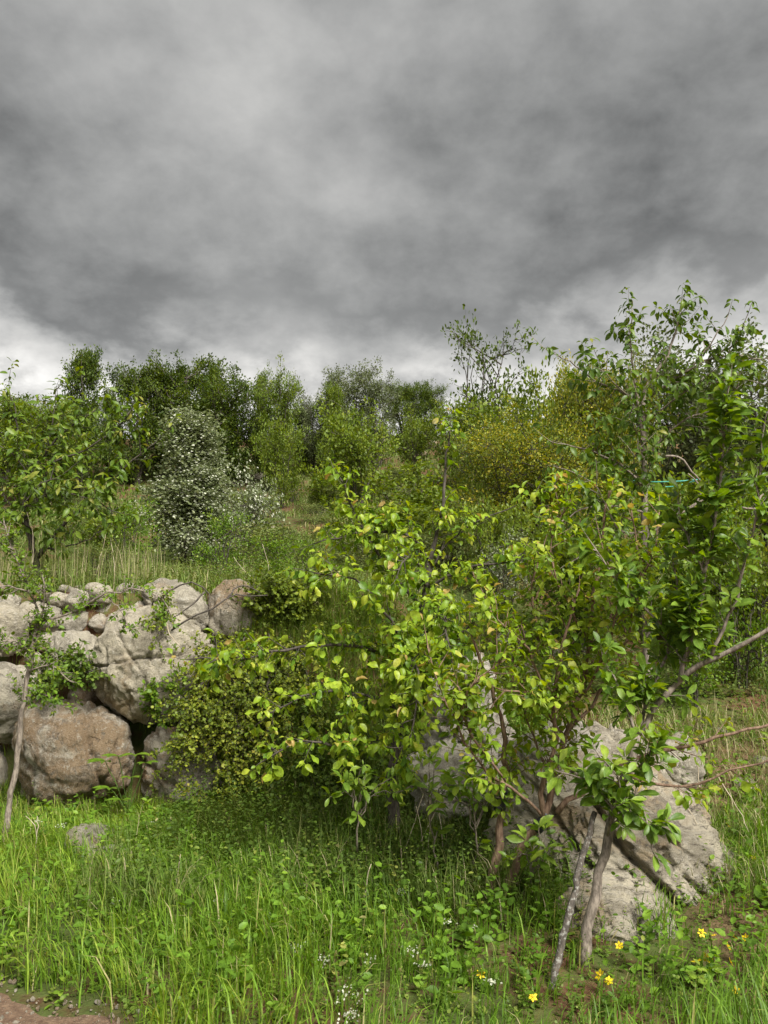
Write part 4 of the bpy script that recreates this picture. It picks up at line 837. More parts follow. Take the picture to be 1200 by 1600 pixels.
for i, (lb, px, Y_, top, w) in enumerate([
    ('light green bush in front of the central skyline trees', 560, 21, 648, 130), ('light green bush below the bright skyline gap', 440, 22, 676, 80), ('yellow-green bush on the grassy crest', 650, 27, 652, 80),
    ('green bush below the sparse crest tree', 800, 18, 640, 170), ('leafy green bush between the golden bush and the open fruit tree', 860, 14, 620, 150), ('low green bush at the edge of the bare rubble patch', 735, 20, 690, 70),
    ('broad green bush on the slope behind the yellow-green young tree', 905, 8.2, 815, 190), ('green bush filling the slope behind the plum shoot', 1085, 8.6, 770, 220), ('leafy green bush against the right border behind the plum', 1190, 7.6, 830, 190), ('green bush between the pear leader and the golden bush', 770, 10.2, 800, 110),
    ('green bush under the right hand skyline', 905, 19, 610, 120), ('low green bush above the golden bush', 720, 26, 640, 90)]):
    place('green_bush', lb, 'bush', LIGHTP[i % 2], D2, px, Y_, top, w, LIGHTF, BARKD, i * 2.1, 'bushes on the slope')
HAW = shrub_meshes('hawthorn', 240, 2.2, 1.35, 0.042, tint=(0.55, 0.22), r0=0.02, stems=2, limbs=95, subs=8, per_sub=24, spread=0.22, profile='cone', blossom=7000, bl_size=0.0115)
place('hawthorn', 'conical hawthorn covered in white blossom on the terrace', 'shrub', HAW, (2.2, 1.35), 292, 12, 662, 200, HAWF, BARKD, 0.3)
HAW2 = shrub_meshes('hawthorn', 241, 0.9, 1.4, 0.038, tint=(0.45, 0.2), r0=0.015, stems=5, limbs=26, subs=6, per_sub=14, spread=0.16, blossom=900, bl_size=0.017)
place('flowering_shrub', 'low white-flecked shrub at the right foot of the conical hawthorn', 'shrub', HAW2, (0.9, 1.4), 375, 13.5, 740, 120, HAWF, BARKD, 0.9, 'low white flowering shrubs')
place('flowering_shrub', 'small white flowering shrub under the golden bush', 'shrub', HAW2, (0.9, 1.4), 795, 9.6, 845, 100, HAWF, BARKD, 2.2, 'low white flowering shrubs')
GLD = shrub_meshes('golden_bush', 250, 2.3, 2.6, 0.046, 'far', tint=(0.5, 0.32), r0=0.03, stems=7, limbs=70, subs=9, per_sub=50, spread=0.15, profile='round', spike=0.12)
place('golden_bush', 'rounded golden-yellow leafed bush on the slope', 'bush', GLD, (2.3, 2.6), 830, 11, 684, 225, GOLD, BARKD, 0.4)
place('golden_bush', 'golden bush partly hidden behind the open fruit tree', 'bush', GLD, (2.3, 2.6), 950, 12.5, 612, 170, GOLD, BARKD, 2.4)
SMALLP = shrub_meshes('small_shrub', 260, 0.8, 1.0, 0.035, tint=(0.5, 0.24), r0=0.012, stems=6, limbs=22, subs=6, per_sub=16, spread=0.18)
for i, (lb, px, Y_, top, w, mt_) in enumerate([
    ('small green shrub in front of the hawthorn foot', 345, 9.0, 815, 90, 0), ('straggling green shrub on the terrace above the tan rock', 425, 8.0, 850, 110, 0), ('low shrub at the terrace edge behind the pear tree', 480, 8.4, 850, 90, 0), ('green shrub on the terrace left of the hawthorn', 200, 9.5, 800, 110, 0),
    ('small bush under the open fruit tree', 905, 8.2, 880, 150, 0), ('bushy weed by the right border above the grass', 1160, 7.2, 900, 140, 0), ('green bush low behind the plum fork', 1085, 6.8, 960, 150, 0), ('leafy bush behind the plum shoot', 1130, 8.0, 800, 190, 0)]):
    place('small_shrub', lb, 'shrub', SMALLP, (0.8, 1.0), px, Y_, top, w, SAPL, BARKD, i * 1.7, 'small shrubs about the terrace')

# creeper hanging over the wall's end
def creeper(name, label, seeds, leafmat, seed, nleaf_sp=0.012, size=0.019, tint=(0.5, 0.25)):
    rng = np.random.default_rng(seed); first = at(*seeds[0][0][0]); root = empty(name, first, label, 'creeper')
    T = []
    for (pts, per, ln, up) in seeds:
        line = smooth_line([at(*p) for p in pts], 14, rng, 0.02)
        T.append(line)
    stems = np.array(T); v, q = tube_mesh_data(stems - first, np.linspace(0.006, 0.002, 14)[None].repeat(len(stems), 0), 4)
    for s_ in stems:
        v, q = tube_mesh_data((s_ - first)[None], np.linspace(0.006, 0.002, 14)[None], 4); obj('stem', new_mesh('stem', v, q), BARKD, root)
    tw = np.concatenate([make_twigs(rng, [s_], sd[1], sd[2], (30, 85), sd[3], 0.02) for s_, sd in zip(stems, seeds)])
    tw2 = make_twigs(rng, list(tw), 22, 0.09, (30, 80), -0.05, 0.1); allt = np.concatenate([tw, tw2])
    v, q = tube_mesh_data(allt - first, np.linspace(0.002, 0.0008, 5)[None].repeat(len(allt), 0), 3); obj('twigs', new_mesh('twigs', v, q), BARKD, root)['kind'] = 'stuff'
    p, rot, sz, u = leaves_on(rng, allt, nleaf_sp, size, 65, 0.15, 0.05, 2, 0.6)
    cl_ = fbm(p * 3.0, seed, 2); tn = np.clip(tint[0] + tint[1] * rng.normal(size=len(p)) * 0.7 + 0.35 * cl_, 0, 1)
    obj('foliage', scatter_mesh('foliage', TEMPL['round'], p - first, rot, sz, tn, np.zeros(len(p), int)), leafmat, root)['kind'] = 'stuff'
    return root
rngc = np.random.default_rng(77); cs = []
for i in range(26):
    x0 = rngc.uniform(335, 470); x1 = x0 + rngc.uniform(-85, 30); y1 = rngc.uniform(1120, 1270)
    cs.append(([(x0, rngc.uniform(985, 1045), 6.2), ((x0 + x1) / 2 + rngc.uniform(-20, 20), rngc.uniform(1040, 1090), 5.95), (x1, y1 - 40, 5.85), (x1 + rngc.uniform(-15, 15), y1, 5.8)], 20, 0.24, -0.05))
creeper('creeper', 'dense yellow-green small-leaved creeper draped over the end of the boulder wall', cs, CREEP, 301)
cs = [([(238, 935, 6.1), (245, 965, 6.0), (252, 990, 5.95), (250, 1010, 5.95)], 26, 0.10, 0.0), ([(255, 930, 6.1), (262, 960, 6.0), (258, 985, 5.95), (262, 1000, 5.95)], 26, 0.10, 0.0)]
creeper('creeper', 'small tuft of creeper on the face of the huge beige boulder', cs, CREEP, 302)
cs = []
for i in range(12):
    x0 = rngc.uniform(410, 500); cs.append(([(x0, 985, 6.4), (x0 - 10, 960, 6.3), (x0 + rngc.uniform(-30, 30), 935, 6.25), (x0 + rngc.uniform(-40, 40), rngc.uniform(900, 930), 6.2)], 24, 0.16, 0.2))
creeper('creeper', 'bright yellow-green bush crowning the end of the boulder wall', cs, CREEP, 303, size=0.024, tint=(0.30, 0.2))
cs = []
for i in range(8):
    x0 = rngc.uniform(420, 600); cs.append(([(x0, 1130, 6.0), (x0 - 10, 1160, 5.85), (x0 + rngc.uniform(-20, 20), 1200, 5.75), (x0 + rngc.uniform(-30, 30), rngc.uniform(1230, 1270), 5.6)], 20, 0.20, 0.0))
creeper('creeper', 'darker trailing undergrowth on the bank behind the pear tree', cs, WEED, 304, size=0.022, tint=(0.35, 0.25))
cs = []
for i in range(4):
    x0 = rngc.uniform(80, 150); cs.append(([(x0, 1080, 6.1), (x0 - 10, 1060, 6.05), (x0 + rngc.uniform(-30, 30), 1045, 6.0), (x0 + rngc.uniform(-40, 40), rngc.uniform(1010, 1040), 5.98)], 22, 0.12, 0.1))
creeper('creeper', 'green weeds sprouting between the left hand wall boulders', cs, WEED, 305, size=0.028, tint=(0.6, 0.25))
cs = []
for i in range(3):
    x0 = rngc.uniform(225, 290); cs.append(([(x0, 1130, 6.1), (x0 + 10, 1110, 6.0), (x0 + rngc.uniform(-10, 30), 1090, 5.95), (x0 + rngc.uniform(-10, 40), rngc.uniform(1060, 1080), 5.93)], 20, 0.10, 0.1))
creeper('creeper', 'thin green sprigs rooted in the dark gap under the huge boulder', cs, SAPL, 306, size=0.026, tint=(0.5, 0.25))

# ------------------------------------------------------------------ ground cover
def in_view(x, y, z, m_=90):
    u, v, d = project(np.stack([x, y, z], -1)); return (u > -m_ - 60) & (u < 1260 + m_) & (v < 1760) & (d > 0.3)
def blades_mesh(name, pos, h, w, az, bend, tint, curl=None):
    n = len(pos); s = np.array([0, 0.35, 0.7, 1.0]); dirh = np.stack([np.cos(az), np.sin(az), 0 * az], -1); side = np.stack([-np.sin(az), np.cos(az), 0 * az], -1)
    th = bend[:, None] * s[None] ** 1.5
    hx = np.cumsum(np.concatenate([np.zeros((n, 1)), np.sin((th[:, 1:] + th[:, :-1]) / 2) * np.diff(s)], 1), 1); hz = np.cumsum(np.concatenate([np.zeros((n, 1)), np.cos((th[:, 1:] + th[:, :-1]) / 2) * np.diff(s)], 1), 1)
    c = pos[:, None] + h[:, None, None] * (hx[..., None] * dirh[:, None] + hz[..., None] * np.array([0, 0, 1.0]))
    ww = w[:, None] * np.array([0.7, 1.0, 0.7])[None]
    lft = c[:, :3] + side[:, None] * ww[..., None] * 0.5; rgt = c[:, :3] - side[:, None] * ww[..., None] * 0.5
    v = np.concatenate([lft, rgt, c[:, 3:4]], 1)  # 0-2 left, 3-5 right, 6 tip
    o_ = (np.arange(n) * 7)[:, None, None]
    q = np.array([[0, 3, 4, 1], [1, 4, 5, 2]])[None] + o_; t = np.array([[2, 5, 6]])[None] + o_
    return new_mesh(name, v.reshape(-1, 3), q.reshape(-1, 4), t.reshape(-1, 3), {'tint': np.repeat(tint, 7), 'across': np.ones(n * 7)})
rng = np.random.default_rng(500)
def tufts(n, xr, yr, per, keep=None, spread=0.035):
    x = rng.uniform(*xr, n); y = rng.uniform(*yr, n); k = in_view(x, y, ground(x, y, False))
    if keep is not None: k &= rng.random(n) < keep(x, y)
    x, y = x[k], y[k]; id_ = np.repeat(np.arange(len(x)), per)
    bx_ = x[id_] + rng.normal(size=len(id_)) * spread; by_ = y[id_] + rng.normal(size=len(id_)) * spread
    return bx_, by_, id_, len(x)
# bright meadow grass in front
def keep_fg(x, y):
    base = 0.25 + 0.75 * sstep(-0.25, 0.25, fbm2(x * 1.1, y * 1.1, 31, 3))
    base = np.where(x > 1.35, base * np.where(fbm2(x * 1.4, y * 1.4, 37, 2) > 0.05, 0.7, np.where(y > 3.7, 0.06, 0.3)), base)
    base = base * sstep(0.0, 0.25, y - track_edge_c(x)) * np.where((x > 0.75) & (x < 1.6) & (y > 3.35) & (y < 3.9), 0.45, 1.0); return base
bx_, by_, id_, nt_ = tufts(19500, (-3.6, 3.4), (2.3, 6.6), 9, keep_fg)
bz_ = ground(bx_, by_) - 0.01
tall = 0.55 + 0.45 * sstep(-0.2, 0.35, fbm2(bx_ * 0.8, by_ * 0.8, 41, 3)); tall = tall * np.where(bx_ < 0.1, 1.0 + 0.15 * sstep(5, 3.4, by_), 0.80) * np.where(by_ > 5.3, 0.65, 1)
cl_h = rng.uniform(0.6, 1.25, nt_)[id_]; h = 0.37 * tall * cl_h * rng.uniform(0.5, 1.2, len(bx_))
shade = fbm2(bx_ * 0.9, by_ * 0.9, 43, 3)
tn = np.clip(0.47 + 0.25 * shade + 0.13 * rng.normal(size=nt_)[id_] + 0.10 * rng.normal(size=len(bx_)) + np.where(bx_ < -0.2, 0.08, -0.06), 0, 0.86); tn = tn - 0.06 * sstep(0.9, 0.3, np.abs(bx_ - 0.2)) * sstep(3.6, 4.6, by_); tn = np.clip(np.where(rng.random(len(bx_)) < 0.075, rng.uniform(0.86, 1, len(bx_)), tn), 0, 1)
az = np.where(rng.random(len(bx_)) < 0.6, -0.9 + 5.0 * fbm2(bx_ * 0.7, by_ * 0.7, 47, 2) + rng.normal(size=len(bx_)) * 0.6, rng.uniform(0, 6.28, len(bx_)))
o = obj('meadow_grass', blades_mesh('meadow_grass', np.stack([bx_, by_, bz_], -1), h, rng.uniform(0.003, 0.0085, len(bx_)), az, rng.uniform(0.2, 2.3, len(bx_)), tn), GRASS)
tag(o, 'lush bright green grass in front of the wall and boulders', 'grass', kind='stuff')
# terrace and hillside grass
def keep_sl(x, y):
    k = sstep(-0.35, 0.15, fbm2(x * 0.45, y * 0.45, 51, 3)) * 0.9 + 0.1
    wl = np.where(x < 0.3, y > yw(x) + 0.22, y > 4.6); k = k * np.where((x > 1.1) & (y < 6.4), 0.12, 1.0); return k * wl
yy = rng.random(13500) ** 1.5 * 35 + 4.6; xx = rng.uniform(-1, 1, 13500) * (yy * 0.62 + 0.8)
k = in_view(xx, yy, ground(xx, yy, False)) & (rng.random(13500) < keep_sl(xx, yy)); xx, yy = xx[k], yy[k]
id_ = np.repeat(np.arange(len(xx)), 8); sp = 0.035 + 0.004 * yy[id_]
bx_ = xx[id_] + rng.normal(size=len(id_)) * sp; by_ = yy[id_] + rng.normal(size=len(id_)) * sp; bz_ = ground(bx_, by_) - 0.01
dist = by_; h = (0.17 + 0.004 * np.minimum(dist, 25)) * rng.uniform(0.6, 1.3, len(xx))[id_] * rng.uniform(0.5, 1.2, len(id_)); wd = (0.004 + 0.0009 * dist) * rng.uniform(0.7, 1.3, len(id_))
dry = fbm2(bx_ * 0.5, by_ * 0.5, 57, 3); tn = np.clip(0.34 + 0.32 * dry + 0.12 * rng.normal(size=len(xx))[id_] + 0.1 * rng.normal(size=len(id_)), 0, 0.85); tn = np.where(rng.random(len(id_)) < 0.06, rng.uniform(0.85, 1, len(id_)), tn)
tn = np.where((bx_ > 1.8) & (by_ < 10), np.clip(tn - 0.12, 0, 0.7), tn)
o = obj('hillside_grass', blades_mesh('hillside_grass', np.stack([bx_, by_, bz_], -1), h, wd, rng.uniform(0, 6.28, len(id_)), rng.uniform(0.3, 2.3, len(id_)), tn), SLOPEG)
tag(o, 'mixed green and straw grass over the terrace and hillside', 'grass', kind='stuff')
# tall dry grass on the terrace, left
xx = rng.uniform(-4.3, -2.3, 80); yy = rng.uniform(6.9, 8.4, 80); id_ = np.repeat(np.arange(80), 14)
bx_ = xx[id_] + rng.normal(size=len(id_)) * 0.05; by_ = yy[id_] + rng.normal(size=len(id_)) * 0.05
o = obj('dry_grass', blades_mesh('dry_grass', np.stack([bx_, by_, ground(bx_, by_) - 0.01], -1), rng.uniform(0.2, 0.62, len(id_)), rng.uniform(0.003, 0.006, len(id_)), rng.uniform(0, 6.28, len(id_)), rng.uniform(0.05, 0.9, len(id_)), np.clip(rng.normal(0.75, 0.22, len(id_)), 0.2, 1)), SLOPEG)
tag(o, 'tall straw-coloured dry grass on the terrace under the cherry tree', 'grass', kind='stuff')
# hanging grass over the bank
xx = rng.uniform(-1.3, 0.5, 1100); yy = rng.uniform(4.9, 6.5, 1100); id_ = np.repeat(np.arange(1100), 12)
bx_ = xx[id_] + rng.normal(size=len(id_)) * 0.04; by_ = yy[id_] + rng.normal(size=len(id_)) * 0.04
o = obj('bank_grass', blades_mesh('bank_grass', np.stack([bx_, by_, ground(bx_, by_) - 0.01], -1), rng.uniform(0.14, 0.34, len(id_)), rng.uniform(0.003, 0.006, len(id_)), -1.57 + rng.normal(size=len(id_)) * 0.8, rng.uniform(1.0, 2.6, len(id_)), np.clip(rng.normal(0.45, 0.2, len(id_)), 0, 0.95)), SLOPEG)
tag(o, 'fine grass hanging down the shaded bank behind the pear tree', 'grass', kind='stuff')
xx = np.concatenate([rng.uniform(1.5, 3.2, 420), rng.uniform(-3.0, 1.0, 420)]); yy = np.concatenate([rng.uniform(4.2, 6.4, 420), rng.uniform(7.5, 15, 420)]); id_ = np.repeat(np.arange(len(xx)), 9)
bx_ = xx[id_] + rng.normal(size=len(id_)) * 0.06; by_ = yy[id_] + rng.normal(size=len(id_)) * 0.06
o = obj('grass_litter', blades_mesh('grass_litter', np.stack([bx_, by_, ground(bx_, by_)], -1), rng.uniform(0.08, 0.28, len(id_)), rng.uniform(0.003, 0.006, len(id_)), rng.uniform(0, 6.28, len(id_)), rng.uniform(0.8, 2.4, len(id_)), np.clip(rng.normal(0.85, 0.15, len(id_)), 0.4, 1)), SLOPEG)
tag(o, 'straw litter and withered grass on the bare soil of the slopes', 'grass', kind='stuff')
xx = rng.uniform(-1.6, 0.9, 1500); yy = rng.uniform(4.0, 6.0, 1500); kk = fbm2(xx * 1.3, yy * 1.3, 77, 2) > -0.05; xx[~kk] = 50; id_ = np.repeat(np.nonzero(kk)[0], 11)
bx_ = xx[id_] + rng.normal(size=len(id_)) * 0.04; by_ = yy[id_] + rng.normal(size=len(id_)) * 0.04
o = obj('tall_grass', blades_mesh('tall_grass', np.stack([bx_, by_, ground(bx_, by_) - 0.01], -1), 0.30 * rng.uniform(0.4, 1.25, len(id_)) * rng.uniform(0.5, 1.2, 1500)[id_], rng.uniform(0.003, 0.007, len(id_)), rng.uniform(0, 6.28, len(id_)), rng.uniform(0.4, 2.4, len(id_)), np.clip(rng.normal(0.42, 0.18, 1500)[id_] + rng.normal(size=len(id_)) * 0.1 + (rng.random(len(id_)) < 0.06) * 0.6, 0, 1)), SLOPEG)
tag(o, 'taller darker grass standing round the foot of the pear tree', 'grass', kind='stuff')
# broad-leaved weeds
def weeds(name, label, n, sampler, H, leaf, per, mtl, tint, shape='round'):
    x, y = sampler(n); k = in_view(x, y, ground(x, y, False)) & (y > track_edge_c(x) + 0.06); x, y = x[k], y[k]; n = len(x)
    hh = H * rng.uniform(0.4, 1.3, n); id_ = np.repeat(np.arange(n), per); j = np.tile(np.arange(per), n); f = (j + rng.random(len(j))) / per
    lean = rng.normal(size=(n, 2)) * 0.35; px_ = x[id_] + lean[id_, 0] * hh[id_] * f; py_ = y[id_] + lean[id_, 1] * hh[id_] * f
    p = np.stack([px_, py_, ground(x, y)[id_] + hh[id_] * f], -1); a = j * 2.4 + rng.random(n)[id_] * 6.28
    ax_ = np.stack([np.cos(a), np.sin(a), rng.uniform(-0.2, 0.8, len(j))], -1); rt = frames(ax_, np.array([0, -0.1, 1.0]) + rng.normal(size=(len(j), 3)) * 0.3)
    sz = leaf * rng.uniform(0.6, 1.4, n)[id_] * rng.uniform(0.7, 1.2, len(j)) * (1.1 - 0.5 * f); tn = np.clip(tint + 0.18 * rng.normal(size=n)[id_] + 0.1 * rng.normal(size=len(j)), 0, 1)
    tm = TEMPL[shape]; o = obj(name, scatter_mesh(name, tm, p, rt, sz, tn, rng.integers(0, len(tm), len(j))), mtl)
    return tag(o, label, 'weeds', kind='stuff')
weeds('meadow_weeds', 'small broad-leaved weeds mixed through the front grass', 3400, lambda n: (lambda y: (rng.uniform(-1, 1, n) * (y * 0.55 + 0.3), y))(rng.uniform(2.9, 6.3, n)), 0.12, 0.017, 12, WEED, 0.5)
weeds('bank_weeds', 'dark tangled weeds on the bank below the pear tree', 1800, lambda n: (rng.uniform(-1.5, 1.0, n), rng.uniform(4.1, 6.6, n)), 0.30, 0.032, 13, WEED, 0.45, 'simple')
weeds('slope_weeds', 'scrubby low weeds over the right hand slope', 3400, lambda n: (lambda x, y: (np.where((y < 5.9) & (x > 1.3) & (rng.random(n) < 0.7), 99, x), y))(rng.uniform(0.6, 5, n), rng.uniform(4.2, 9.5, n)), 0.15, 0.022, 12, WEED, 0.5)
weeds('hillside_weeds', 'low scrub covering the terrace and hillside', 10000, lambda n: (lambda y: (rng.uniform(-1, 1, n) * (y * 0.6), y))(7 + 26 * rng.random(n) ** 1.6), 0.22, 0.042, 10, OLIVE, 0.5, 'far')
weeds('tall_grass_weeds', 'narrow-leaved weeds standing in the front grass', 900, lambda n: (rng.uniform(-2.6, 2.4, n), rng.uniform(3.2, 6.0, n)), 0.22, 0.05, 9, GRASS, 0.35, 'simple')

# ------------------------------------------------------------------ small things
def stems_obj(name, label, cat, lines, r0, r1, mt, group=None, part='stem', sides=4):
    base = np.asarray(lines[0][0], float); root = empty(name, base, label, cat, group)
    for ln in lines: tube_obj(part, ln, r0, r1, mt, root, base, sides, 8, rngs, 0.004)
    return root
rngs = np.random.default_rng(900)
def on_ground(px, Y, dz=0.0):
    x = (px - 600) / FPX * Y; x = (px - 600) / FPX * (Y * math.cos(PITCH) + (gz(x, Y) - 1.6) * math.sin(PITCH)); return np.array([x, Y, gz(x, Y) + dz])
def find_Y(py, px, lo=2.6, hi=6.2):
    Ys = np.arange(lo, hi, 0.03 if hi < 10 else 0.1); x = (px - 600) / FPX * Ys; z = ground(x, Ys)
    x = (px - 600) / FPX * (Ys * math.cos(PITCH) + (z - 1.6) * math.sin(PITCH)); z = ground(x, Ys)
    v = project(np.stack([x, Ys, z], -1))[1]; k = np.nonzero(v <= py)[0]
    return float(Ys[k[0]]) if len(k) else hi
# yellow flowers: flower head > stem, petals, core
PET = [star_flower(6, 0.55, 0.25)]
fl_px = [(1137, 1290, 'beside the upper edge of the streaked boulder'), (968, 1478, 'at the front edge of the low pale slab'), (1096, 1458, 'highest at the left of the right hand flower cluster'), (1116, 1462, 'tiny, between two bigger blooms of the cluster'), (1146, 1463, 'large, at the top of the right hand cluster'), (1165, 1466, 'at the right end of the top row of the cluster'),
         (1137, 1479, 'in the middle of the right hand cluster'), (1089, 1503, 'large, at the lower left of the right hand cluster'), (1104, 1497, 'just above the large lower left bloom of the cluster'), (1141, 1503, 'lower right in the cluster'), (1149, 1546, 'alone below the right hand cluster'),
         (938, 1524, 'large, left of a pair near the plum trunk foot'), (951, 1533, 'right of a pair near the plum trunk foot'), (832, 1557, 'low by the foot of the leaning stake'), (751, 1522, 'orange-tinged, in the grass left of the stake'), (1177, 1340, 'small, on the slope at the right border')]
for i, (px, py, wh) in enumerate(fl_px):
    Y_ = find_Y(py + 28, px); p = at(px, py, Y_); gp = on_ground(px, Y_); gp[2] = min(gp[2], p[2] - 0.03)
    root = empty('yellow_flower', gp, 'yellow wildflower ' + wh, 'flower', 'yellow wildflowers')
    tube_obj('stem', [gp, (gp + p) / 2 + rngs.normal(size=3) * 0.008, p], 0.0016, 0.0012, GSTEM, root, gp, 4, 6, rngs, 0.001)
    sz = 1.25 * (0.021 if 'large' in wh else 0.012 if ('tiny' in wh or 'small' in wh) else 0.017); nr = unit(np.array([rngs.normal() * 0.6, -0.55 + rngs.normal() * 0.5, 0.7]))
    rt = frames(np.cross(nr, rngs.normal(size=3))[None], nr[None])
    obj('petals', scatter_mesh('petals', PET, (p - gp)[None], rt, np.array([sz]), np.array([rngs.random()]), np.array([0])), YELLOW, root)
    d_, f_ = ico(1); obj('core', new_mesh('core', d_ * sz * 0.22 + (p - gp) + nr * sz * 0.10, None, f_), YCORE, root)
# umbels of tiny white flowers
UMB = [star_flower(5, 0.8, 0.1)]
wf = [(540, 1556, 1.6, 'large white flower umbel low in the grass at the bottom'), (348, 1408, 1.0, 'white flower head among the dry stalks'), (300, 1300, 0.8, 'white flower head under the split boulder'), (145, 1288, 0.9, 'white flower head below the brown stained boulder'), (95, 1290, 0.8, 'white flower head beside the slim sapling'),
      (505, 1500, 0.9, 'white flower head left of the bottom centre grass'), (640, 1485, 0.8, 'white flower head below the taped stems'), (662, 1505, 0.6, 'little white flower right of the one below the taped stems'), (625, 1390, 0.6, 'little white flower under the pear trunk'), (740, 1452, 0.7, 'white flower in the grass before the taped stems'), (770, 1535, 0.6, 'white flower near the stake foot'), (465, 1478, 0.7, 'white flower left of centre in the tall grass'),
      (548, 1588, 0.9, 'white flower head at the very bottom edge'), (575, 1500, 0.6, 'little white flower in the bottom centre grass'), (700, 1440, 0.5, 'tiny white flower left of the taped stems'), (418, 1290, 0.6, 'white flower on the bank below the creeper'), (180, 1410, 0.6, 'white flower in the tall grass left of the dry stalks'), (235, 1285, 0.7, 'white flower at the foot of the orange split boulder'), (60, 1282, 0.6, 'white flower close to the left border below the wall')]
for (px, py, sc_, lb) in wf:
    Y_ = find_Y(py + 30, px); p = at(px, py, Y_); gp = on_ground(px, Y_); gp[2] = min(gp[2], p[2] - 0.04)
    root = empty('white_flower', gp, lb, 'flower', 'white wildflowers')
    tube_obj('stem', [gp, (gp + p) / 2 + rngs.normal(size=3) * 0.01, p], 0.0016, 0.0012, GSTEM, root, gp, 4, 6, rngs, 0.001)
    n = int(26 * sc_ + 6); off = rngs.normal(size=(n, 3)) * np.array([0.024, 0.022, 0.012]) * sc_; nr = unit(np.array([0, -0.5, 1.0]) + rngs.normal(size=(n, 3)) * 0.4)
    obj('petals', scatter_mesh('petals', UMB, p - gp + off, frames(np.cross(nr, rngs.normal(size=(n, 3))), nr), 0.0048 * rngs.uniform(0.7, 1.3, n), rngs.uniform(0.6, 1, n), np.zeros(n, int)), BLOSSOM, root)['kind'] = 'stuff'
# dry stalks
for (lb, ls) in [
    ('pale dry stalks leaning in the tall grass left of centre', [[(265, 1450, 4.4), (272, 1400, 4.35), (282, 1335, 4.3)], [(262, 1420, 4.4), (300, 1400, 4.35), (305, 1395, 4.3)]]),
    ('broken straw stalks crossing in the middle of the grass', [[(420, 1405, 4.35), (470, 1430, 4.2), (510, 1450, 4.1)], [(440, 1350, 4.5), (470, 1380, 4.4), (490, 1410, 4.35)], [(410, 1440, 4.1), (450, 1455, 4.05), (490, 1468, 4.0)], [(560, 1440, 4.2), (572, 1390, 4.2), (580, 1350, 4.2)]]),
    ('thin dry stems hanging in the shade under the pear tree', [[(655, 1395, 4.7), (668, 1330, 4.7), (672, 1250, 4.75)], [(640, 1360, 4.7), (665, 1300, 4.75), (700, 1235, 4.8)], [(662, 1390, 4.65), (660, 1310, 4.7), (650, 1260, 4.75)], [(700, 1370, 4.7), (690, 1300, 4.7), (680, 1240, 4.75)], [(632, 1340, 4.7), (645, 1290, 4.75), (662, 1240, 4.75)]]),
    ('forked dry stem beside the slim sapling', [[(58, 1345, 5.0), (55, 1290, 5.0), (40, 1275, 5.0)], [(57, 1310, 5.0), (60, 1290, 5.0), (58, 1275, 5.0)]]),
    ('tangle of dry twigs on the slope right of the streaked boulder', [[(1098, 1260, 4.6), (1092, 1220, 4.65), (1085, 1180, 4.7)], [(1060, 1230, 4.6), (1090, 1290, 4.5), (1110, 1330, 4.45)], [(1120, 1210, 4.7), (1150, 1260, 4.6), (1170, 1300, 4.5)]]),
    ('fallen dry stick at the foot of the taped stems', [[(660, 1430, 4.3), (700, 1426, 4.3), (735, 1420, 4.3)]]),
    ('tall pale dead stem on the terrace behind the creeper', [[(425, 925, 7.3), (418, 880, 7.3), (410, 850, 7.3)], [(412, 920, 7.3), (380, 890, 7.3), (365, 870, 7.3)]]),
    ('dry stalks standing in the terrace grass left of the hawthorn', [[(180, 905, 7.3), (176, 860, 7.3), (170, 830, 7.3)], [(50, 890, 7.2), (52, 840, 7.2), (42, 800, 7.2)], [(150, 900, 7.2), (160, 860, 7.2), (165, 835, 7.2)]])]:
    stems_obj('dry_stalk', lb, 'stalk', [[at(*p) for p in l_] for l_ in ls], 0.0035, 0.002, STRAW, 'dry stalks in the grass')
# dead branches over the crest of the wall
stems_obj('dead_branch', 'bare dark dead branches lying across the top of the wall', 'branch', [[at(*p) for p in l_] for l_ in (
    [(268, 985, 6.0), (300, 965, 5.95), (345, 945, 5.95), (360, 930, 6.0), (418, 930, 6.1)], [(250, 935, 6.2), (280, 915, 6.2), (300, 910, 6.2), (330, 930, 6.15), (325, 960, 6.05)], [(320, 925, 6.15), (300, 945, 6.1), (270, 965, 6.05)], [(355, 935, 6.0), (375, 915, 6.1), (405, 925, 6.15)])], 0.009, 0.004, BARKD, part='branch', sides=5)
stems_obj('dead_branch', 'whitish bent twig hanging on the huge beige boulder', 'branch', [[at(*p) for p in l_] for l_ in ([(260, 972, 5.95), (265, 990, 5.9), (278, 1008, 5.88), (284, 1014, 5.9)],)], 0.005, 0.003, STRAW, part='branch')
# bare grey branches in the scrub at the right
stems_obj('dead_branch', 'bare grey branch bent over the scrub beside the plum shoot', 'branch', [[at(*p) for p in l_] for l_ in (
    [(1040, 713, 6.0), (1062, 714, 6.0), (1080, 735, 6.0), (1094, 752, 6.0)], [(1055, 805, 6.0), (1085, 790, 6.0), (1095, 760, 6.0), (1075, 740, 6.0)])], 0.010, 0.006, BARK, part='branch', sides=6)
stems_obj('dead_branch', 'forked pale bare branch at the right border', 'branch', [[at(*p) for p in l_] for l_ in ([(1160, 793, 5.6), (1178, 795, 5.6), (1200, 800, 5.6)], [(1176, 793, 5.6), (1190, 775, 5.6), (1215, 755, 5.6)], [(1187, 728, 5.6), (1200, 712, 5.6), (1220, 690, 5.6)])], 0.008, 0.005, BARK, part='branch', sides=6)
